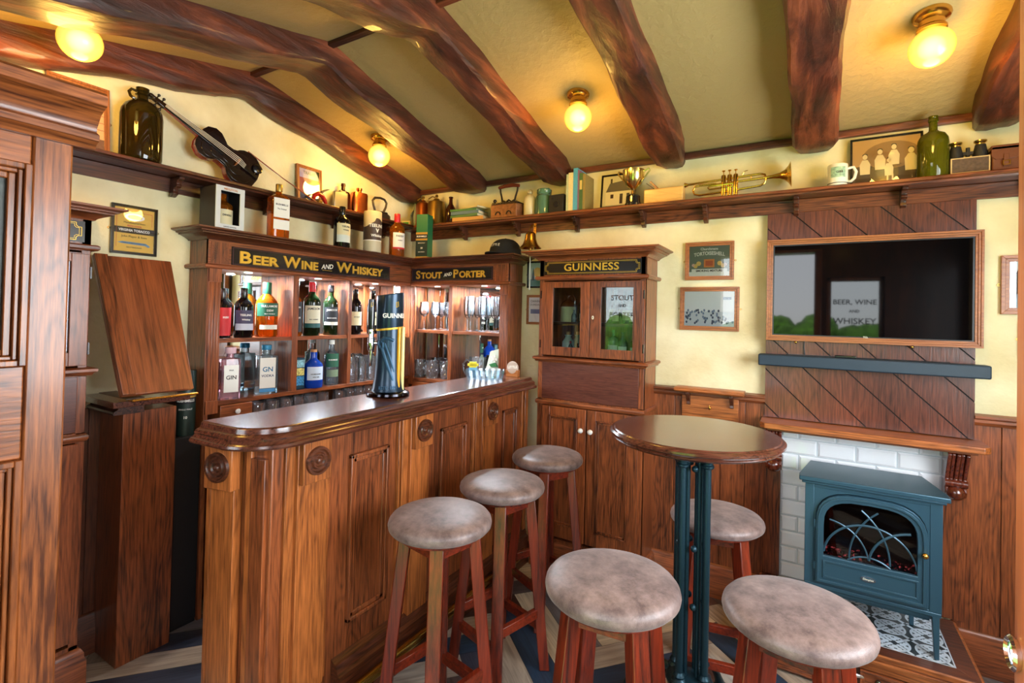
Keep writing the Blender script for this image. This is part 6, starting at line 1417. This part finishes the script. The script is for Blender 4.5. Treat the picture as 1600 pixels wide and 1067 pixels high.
t = thing('stoneware_bottle', 'cream stoneware bottle with a round stopper on the high back shelf', 'bottle', (-1.500, 2.705, shL)); mk('body', MB().lathe([(0, 0), (.036, 0), (.0385, .004), (.0385, .105), (.034, .122), (.018, .135), (.013, .140), (0, .14)], (0, 0, 0), 32), plain('stoneware', (222, 206, 158), .35, coat=.3), t)
mk('stopper', MB().sphere((0, 0, .155), .018, 18), plain('stopper_glass', (190, 176, 132), .15, coat=.5), t)
t = thing('glass_jar', 'teal green glass preserving jar with a clip lid on the high back shelf', 'jar', (-1.398, 2.70, shL)); mk('jar_body', MB().lathe([(0, 0), (.046, 0), (.05, .005), (.05, .112), (.046, .122), (.040, .128), (.040, .134), (0, .134)], (0, 0, 0), 36), TEAL, t)
mk('lid', MB().lathe([(.043, .134), (.045, .137), (.045, .156), (.041, .160), (0, .162)], (0, 0, 0), 36), TEAL, t); mk('wire_clip', MB().tube([(-.047, 0, .12), (-.050, 0, .15), (-.03, 0, .166), (.03, 0, .166), (.050, 0, .15), (.047, 0, .12)], .002, 6), IRN, t)
t = thing('box_camera', 'old black box camera on the high back shelf left of the upright books', 'camera', (-1.285, 2.70, shL), R(-4))
LTH = plain('black_leatherette', (30, 28, 28), .5, 0, .4, 500); mk('body', MB().box(-.052, .048, -.055, .055, 0, .108), LTH, t, .003)
mk('lens', MB().lathe([(.016, -.004), (.016, .0), (.012, .0), (.010, .003), (0, .003)], (0, 0, 0), 24, 'y').xf(Matrix.Translation((-.002, -.057, .05))), CHROME() if False else plain('lens_dark', (50, 50, 54), .15, .5), t); mk('lens_ring', MB().tube([(-.002 + .017 * cos(k * pi / 8), -.0565, .05 + .017 * sin(k * pi / 8)) for k in range(16)], .002, 6, True), IRN, t)
for x in (-.032, .030): mk('viewfinder', MB().lathe([(0, -.002), (.006, -.002), (.006, .001), (0, .001)], (0, 0, 0), 12, 'y').xf(Matrix.Translation((x, -.056, .088))), IRN, t)
g6 = 'upright books on the high shelf'; x = -1.222
for lab, w, h, c in (('pale sage', .014, .215, (182, 190, 150)), ('cream', .030, .222, (222, 206, 148)), ('bright sky blue', .028, .245, (82, 160, 190)), ('thin mauve', .010, .232, (128, 92, 110)), ('dark green gilt', .022, .212, (70, 100, 56)), ('olive brown', .016, .205, (140, 120, 64))):
    book(lab + ' upright book among the row on the high back shelf', (x + w / 2, 2.70, shL), 0, w - .001, .13, h, c, g6, True, spine=lab.startswith('dark')); x += w
t = thing('trophy_cup', 'silver gilt trophy cup with two angled handles on a black base', 'trophy', (-.832, 2.665, shL)); SIL = plain('silver_gilt', (216, 190, 120), .2, 1)
mk('plinth', MB().lathe([(0, 0), (.044, 0), (.044, .012), (.040, .016), (.038, .052), (.030, .058), (0, .060)], (0, 0, 0), 36), BLACK(), t); mk('plaque', MB().lathe([(.0405, .02), (.0395, .045)], (0, 0, 0), 6, 'z', -pi * .56, -pi * .44), SIL, t)
mk('cup', MB().lathe([(.028, .060), (.014, .066), (.009, .085), (.016, .098), (.040, .118), (.056, .150), (.060, .195), (.057, .195), (.052, .15), (.03, .11), (0, .10)], (0, 0, 0), 40), SIL, t)
for s in (-1, 1): mk('handle', MB().tube([(s * .058, 0, .185), (s * .085, 0, .198), (s * .090, 0, .188), (s * .060, 0, .150), (s * .026, 0, .105)], .004, 8), SIL, t)
t = thing('wooden_plane', 'pale wooden carpenter plane block on the high back shelf beside the trophy', 'plane', (-.668, 2.69, shL)); PLW = wood('beech', (196, 140, 70), (232, 184, 104), 'x', rough=.45)
mk('block', MB().box(-.105, .100, -.030, .030, 0, .082), PLW, t, .006); mk('wedge', MB().bar((-.03, 0, .078), (-.075, 0, .125), .04, .012), oak('z'), t, .002); mk('blade', MB().bar((-.04, 0, .074), (-.095, 0, .118), .04, .003), IRN, t)
# trumpet lying on its side: bell to the right
t = thing('trumpet', 'brass trumpet lying on the high back shelf, its bell to the right', 'trumpet', (-.31, 2.685, shL)); TB = plain('trumpet_brass', (222, 178, 84), .18, 1)
bell = [(.0055, -.10), (.0055, .08), (.0065, .12), (.009, .155), (.014, .185), (.024, .205), (.040, .220), (.058, .230), (.060, .232), (.057, .2325), (.038, .222), (.0, .19)]
m = MB().lathe(bell, (0, 0, 0), 36, 'x', cap=False).xf(Matrix.Translation((0, 0, .078)) @ Matrix.Rotation(R(-2), 4, 'Y')); mk('bell', m, TB, t)
mk('lead_pipe', MB().tube([(-.245, 0, .088), (-.12, 0, .094), (.10, 0, .104), (.12, .0, .098), (.126, 0, .08), (.120, 0, .055), (.10, 0, .046), (.0, 0, .038)], .0055, 10), TB, t)
mk('mouthpiece', MB().lathe([(.004, .04), (.005, .01), (.012, -.005), (.0125, -.010), (.009, -.010), (0, .0)], (0, 0, 0), 20, 'x').xf(Matrix.Translation((-.245, 0, .088))), TB, t)
mk('tuning_slide', MB().tube([(-.04, 0, .034), (-.18, 0, .028), (-.205, 0, .035), (-.212, 0, .055), (-.202, 0, .074), (-.18, 0, .078), (-.10, 0, .078)], .0055, 10), TB, t); mk('valve_slide', MB().tube([(-.02, -.012, .055), (-.13, -.012, .05), (-.138, -.012, .058), (-.13, -.012, .066), (-.02, -.012, .068)], .004, 8), TB, t)
for k in range(3):
    x = -.065 + k * .028; v = mk('valve', MB().lathe([(0, .012), (.0105, .012), (.0115, .02), (.0115, .11), (.009, .116), (0, .117)], (x, -.004, 0), 18), TB, t); mk('finger_button', MB().lathe([(.002, .116), (.002, .132), (.008, .135), (.008, .139), (0, .140)], (x, -.004, 0), 14), TB, v)
mk('finger_hook', MB().tube([(.02, 0, .108), (.03, 0, .125), (.045, 0, .128)], .002, 6), TB, t); mk('brace', MB().tube([(.06, 0, .08), (.06, 0, .102)], .002, 6), TB, t)
t = thing('mug', 'white china mug printed with a green picture on the high back shelf', 'mug', (.106, 2.665, shL), R(8)); CH = plain('white_china', (232, 232, 218), .2, coat=.5)
mk('cup', MB().lathe([(0, 0), (.034, 0), (.038, .004), (.0395, .02), (.0395, .095), (.038, .097), (.036, .095), (.036, .01), (0, .008)], (0, 0, 0), 40), CH, t); mk('handle', MB().tube([(.038, 0, .080), (.060, 0, .084), (.070, 0, .062), (.064, 0, .034), (.050, 0, .020), (.038, 0, .022)], .0065, 10), CH, t)
m = MB().lathe([(.0399, .035), (.0399, .082)], (0, 0, 0), 16, 'z', -pi * .78, -pi * .3); q = mk('print', m, plain('print_sage', (150, 186, 160), .4, var=.35, bscale=90), t); text('GIBB', .013, (0, 0, .058), DK, q, curve=.0402, bold=.0003)
mk('base_line', MB().lathe([(.0390, .010), (.0397, .013)], (0, 0, 0), 40), DK, t)
bottle('large olive green glass bottle on the high back shelf before the family photograph', (.4405, 2.68, shL), 0, .053, .262, 'jug', OLV, None, [])
t = thing('binoculars', 'old black binoculars sitting in an open leather case on the high shelf', 'binoculars', (.553, 2.69, shL)); 
LC = plain('worn_leather', (86, 66, 50), .5, 0, .4, 90, .3); m = MB(); m.box(-.062, .062, -.035, .035, 0, .070); 
mk('case', m, LC, t, .006, label='worn brown leather case'); mk('case_trim', framebox(-.060, .060, .004, .068, .004, -.037, -.035), plain('stitch_tan', (206, 176, 124), .6), t)
for s in (-1, 1): b_ = mk('barrel', MB().lathe([(.022, .062), (.024, .085), (.018, .115), (.017, .122), (0, .122)], (s * .038, 0, 0), 24), LTH, t); mk('eyepiece', MB().lathe([(.015, .122), (.015, .128), (.021, .134), (.021, .139), (.012, .139), (.010, .132), (0, .132)], (s * .038, 0, 0), 24), plain('silver_gilt', (216, 190, 120), .2, 1), b_)
mk('bridge', MB().box(-.03, .03, -.006, .006, .085, .098).lathe([(.007, .08), (.007, .115), (0, .116)], (0, 0, 0), 14), LTH, t)
t = thing('camera_case', 'brown leather camera case with buckled flap on the high shelf at the right', 'case', (.660, 2.69, shL)); TL = plain('tan_leather', (112, 62, 34), .4, 0, .2, 200)
mk('body', MB().box(-.041, .041, -.03, .03, 0, .085), TL, t, .006); mk('flap', MB().prism([(-.043, .098), (.043, .098), (.043, .060), (.030, .047), (-.030, .047), (-.043, .060)], -.034, -.030, 'y').box(-.043, .043, -.034, .032, .086, .104), TL, t, .003)
mk('strap', MB().box(-.008, .008, -.038, -.034, .018, .066), TL, t, .001); mk('buckle', framebox(-.011, .011, .022, .040, .003, -.041, -.037), BRASS(), t)
t = thing('bowl', 'pale cream bowl, only its rim showing at the right end of the high shelf', 'bowl', (.748, 2.69, shL)); mk('bowl_body', MB().lathe([(0, 0), (.03, 0), (.036, .006), (.048, .03), (.046, .032), (.034, .01), (0, .006)], (0, 0, 0), 28), CREAM(), t)
# ------------------------------------------------------------------ old bottles inside the glazed cupboard
ui, li = 1.3865, 1.2095
t = thing('stoneware_jug', 'cream and brown stoneware jug behind the left glass door, upper shelf', 'jug', (-1.205, 2.665, ui)); mk('body', MB().lathe([(0, 0), (.042, 0), (.045, .005), (.045, .088), (.043, .092)], (0, 0, 0), 32), plain('stoneware', (222, 206, 158), .35, coat=.3), t)
mk('brown_shoulder', MB().lathe([(.0455, .088), (.044, .096), (.034, .115), (.014, .128), (.012, .142), (.015, .145), (.015, .152), (0, .152)], (0, 0, 0), 32), plain('brown_glaze', (130, 66, 32), .2, coat=.6), t); mk('handle', MB().tube([(.012, 0, .140), (.030, 0, .150), (.042, 0, .130), (.040, 0, .104)], .006, 8), plain('brown_glaze', (130, 66, 32), .2, coat=.6), t)
bottle('tall clear bottle behind the left glass door next to the stoneware jug', (-1.118, 2.70, ui), 0, .034, .20, 'beer', CLR, None)
bottle('small brown miniature bottle with red top and cream label behind the left glass door', (-1.100, 2.63, ui), 0, .017, .098, 'beer', BLK, plain('cap_red', (190, 30, 44), .4), [(.06, .5, 1.2, CL, [])], capspec=(.88, 1.02, .5))
bottle('small clear miniature bottle between jug and red topped miniature', (-1.147, 2.615, ui), 0, .014, .07, 'beer', CLR, None)
for lab, x, y in (('pale stoneware ink bottle with cork behind the left glass door, lower shelf', -1.200, 2.66), ('greenish stoneware bottle with cork behind the pale one, lower shelf', -1.160, 2.715)):
    t = thing('stoneware_bottle', lab, 'bottle', (x, y, li)); mk('body', MB().lathe([(0, 0), (.032, 0), (.034, .004), (.034, .060), (.018, .085), (.016, .095), (.021, .097), (.021, .102), (0, .102)], (0, 0, 0), 28), plain('stoneware_pale', (206, 208, 192), .35, coat=.3) if 'pale st' in lab else plain('stoneware_sage', (130, 150, 130), .35, coat=.3), t); mk('cork', MB().lathe([(.012, .1), (.013, .12), (0, .121)], (0, 0, 0), 14), plain('cork', (196, 140, 92), .8), t)
bottle('tiny red capped miniature bottle in front of the stoneware, lower shelf', (-1.160, 2.605, li), 0, .013, .07, 'beer', CLR, plain('cap_red', (190, 30, 44), .4), [(.05, .5, 1.2, REDL, [])])
bottle('small dark bottle with black and white label at the right of the left glass door', (-1.10, 2.62, li), 0, .026, .075, 'gin', CLR, plain('cap_red', (190, 30, 44), .4), [(.05, .6, 1.1, BKL, [('BELL', .010, .35, WINK)])])
for k, (x, y, r, h, kd, gm, lab) in enumerate(((-.93, 2.69, .036, .19, 'jug', CLR, 'tall clear flagon behind the right glass door, upper shelf left'), (-.90, 2.62, .020, .11, 'beer', BRN, 'small brown bottle behind the right glass door, upper shelf front'), (-.855, 2.70, .034, .18, 'wine', CLR, 'clear wine shaped bottle behind the right glass door, upper shelf middle'), (-.81, 2.63, .018, .10, 'beer', OLV, 'small olive bottle behind the right glass door, upper shelf right'))):
    bottle(lab, (x, y, ui), 0, r, h, kd, gm, None, [(.1, .4, 1.1, CL, [])])
for k, (x, y, r, h, kd, gm, lab) in enumerate(((-.93, 2.67, .030, .14, 'jug', TEAL, 'teal bottle behind the right glass door, lower shelf left'), (-.865, 2.64, .026, .13, 'beer', CLR, 'clear beer bottle behind the right glass door, lower shelf middle'), (-.805, 2.67, .028, .12, 'jug', BRN, 'brown squat bottle behind the right glass door, lower shelf right'))):
    bottle(lab, (x, y, li), 0, r, h, kd, gm, None, [(.1, .4, 1.1, WL, [])])
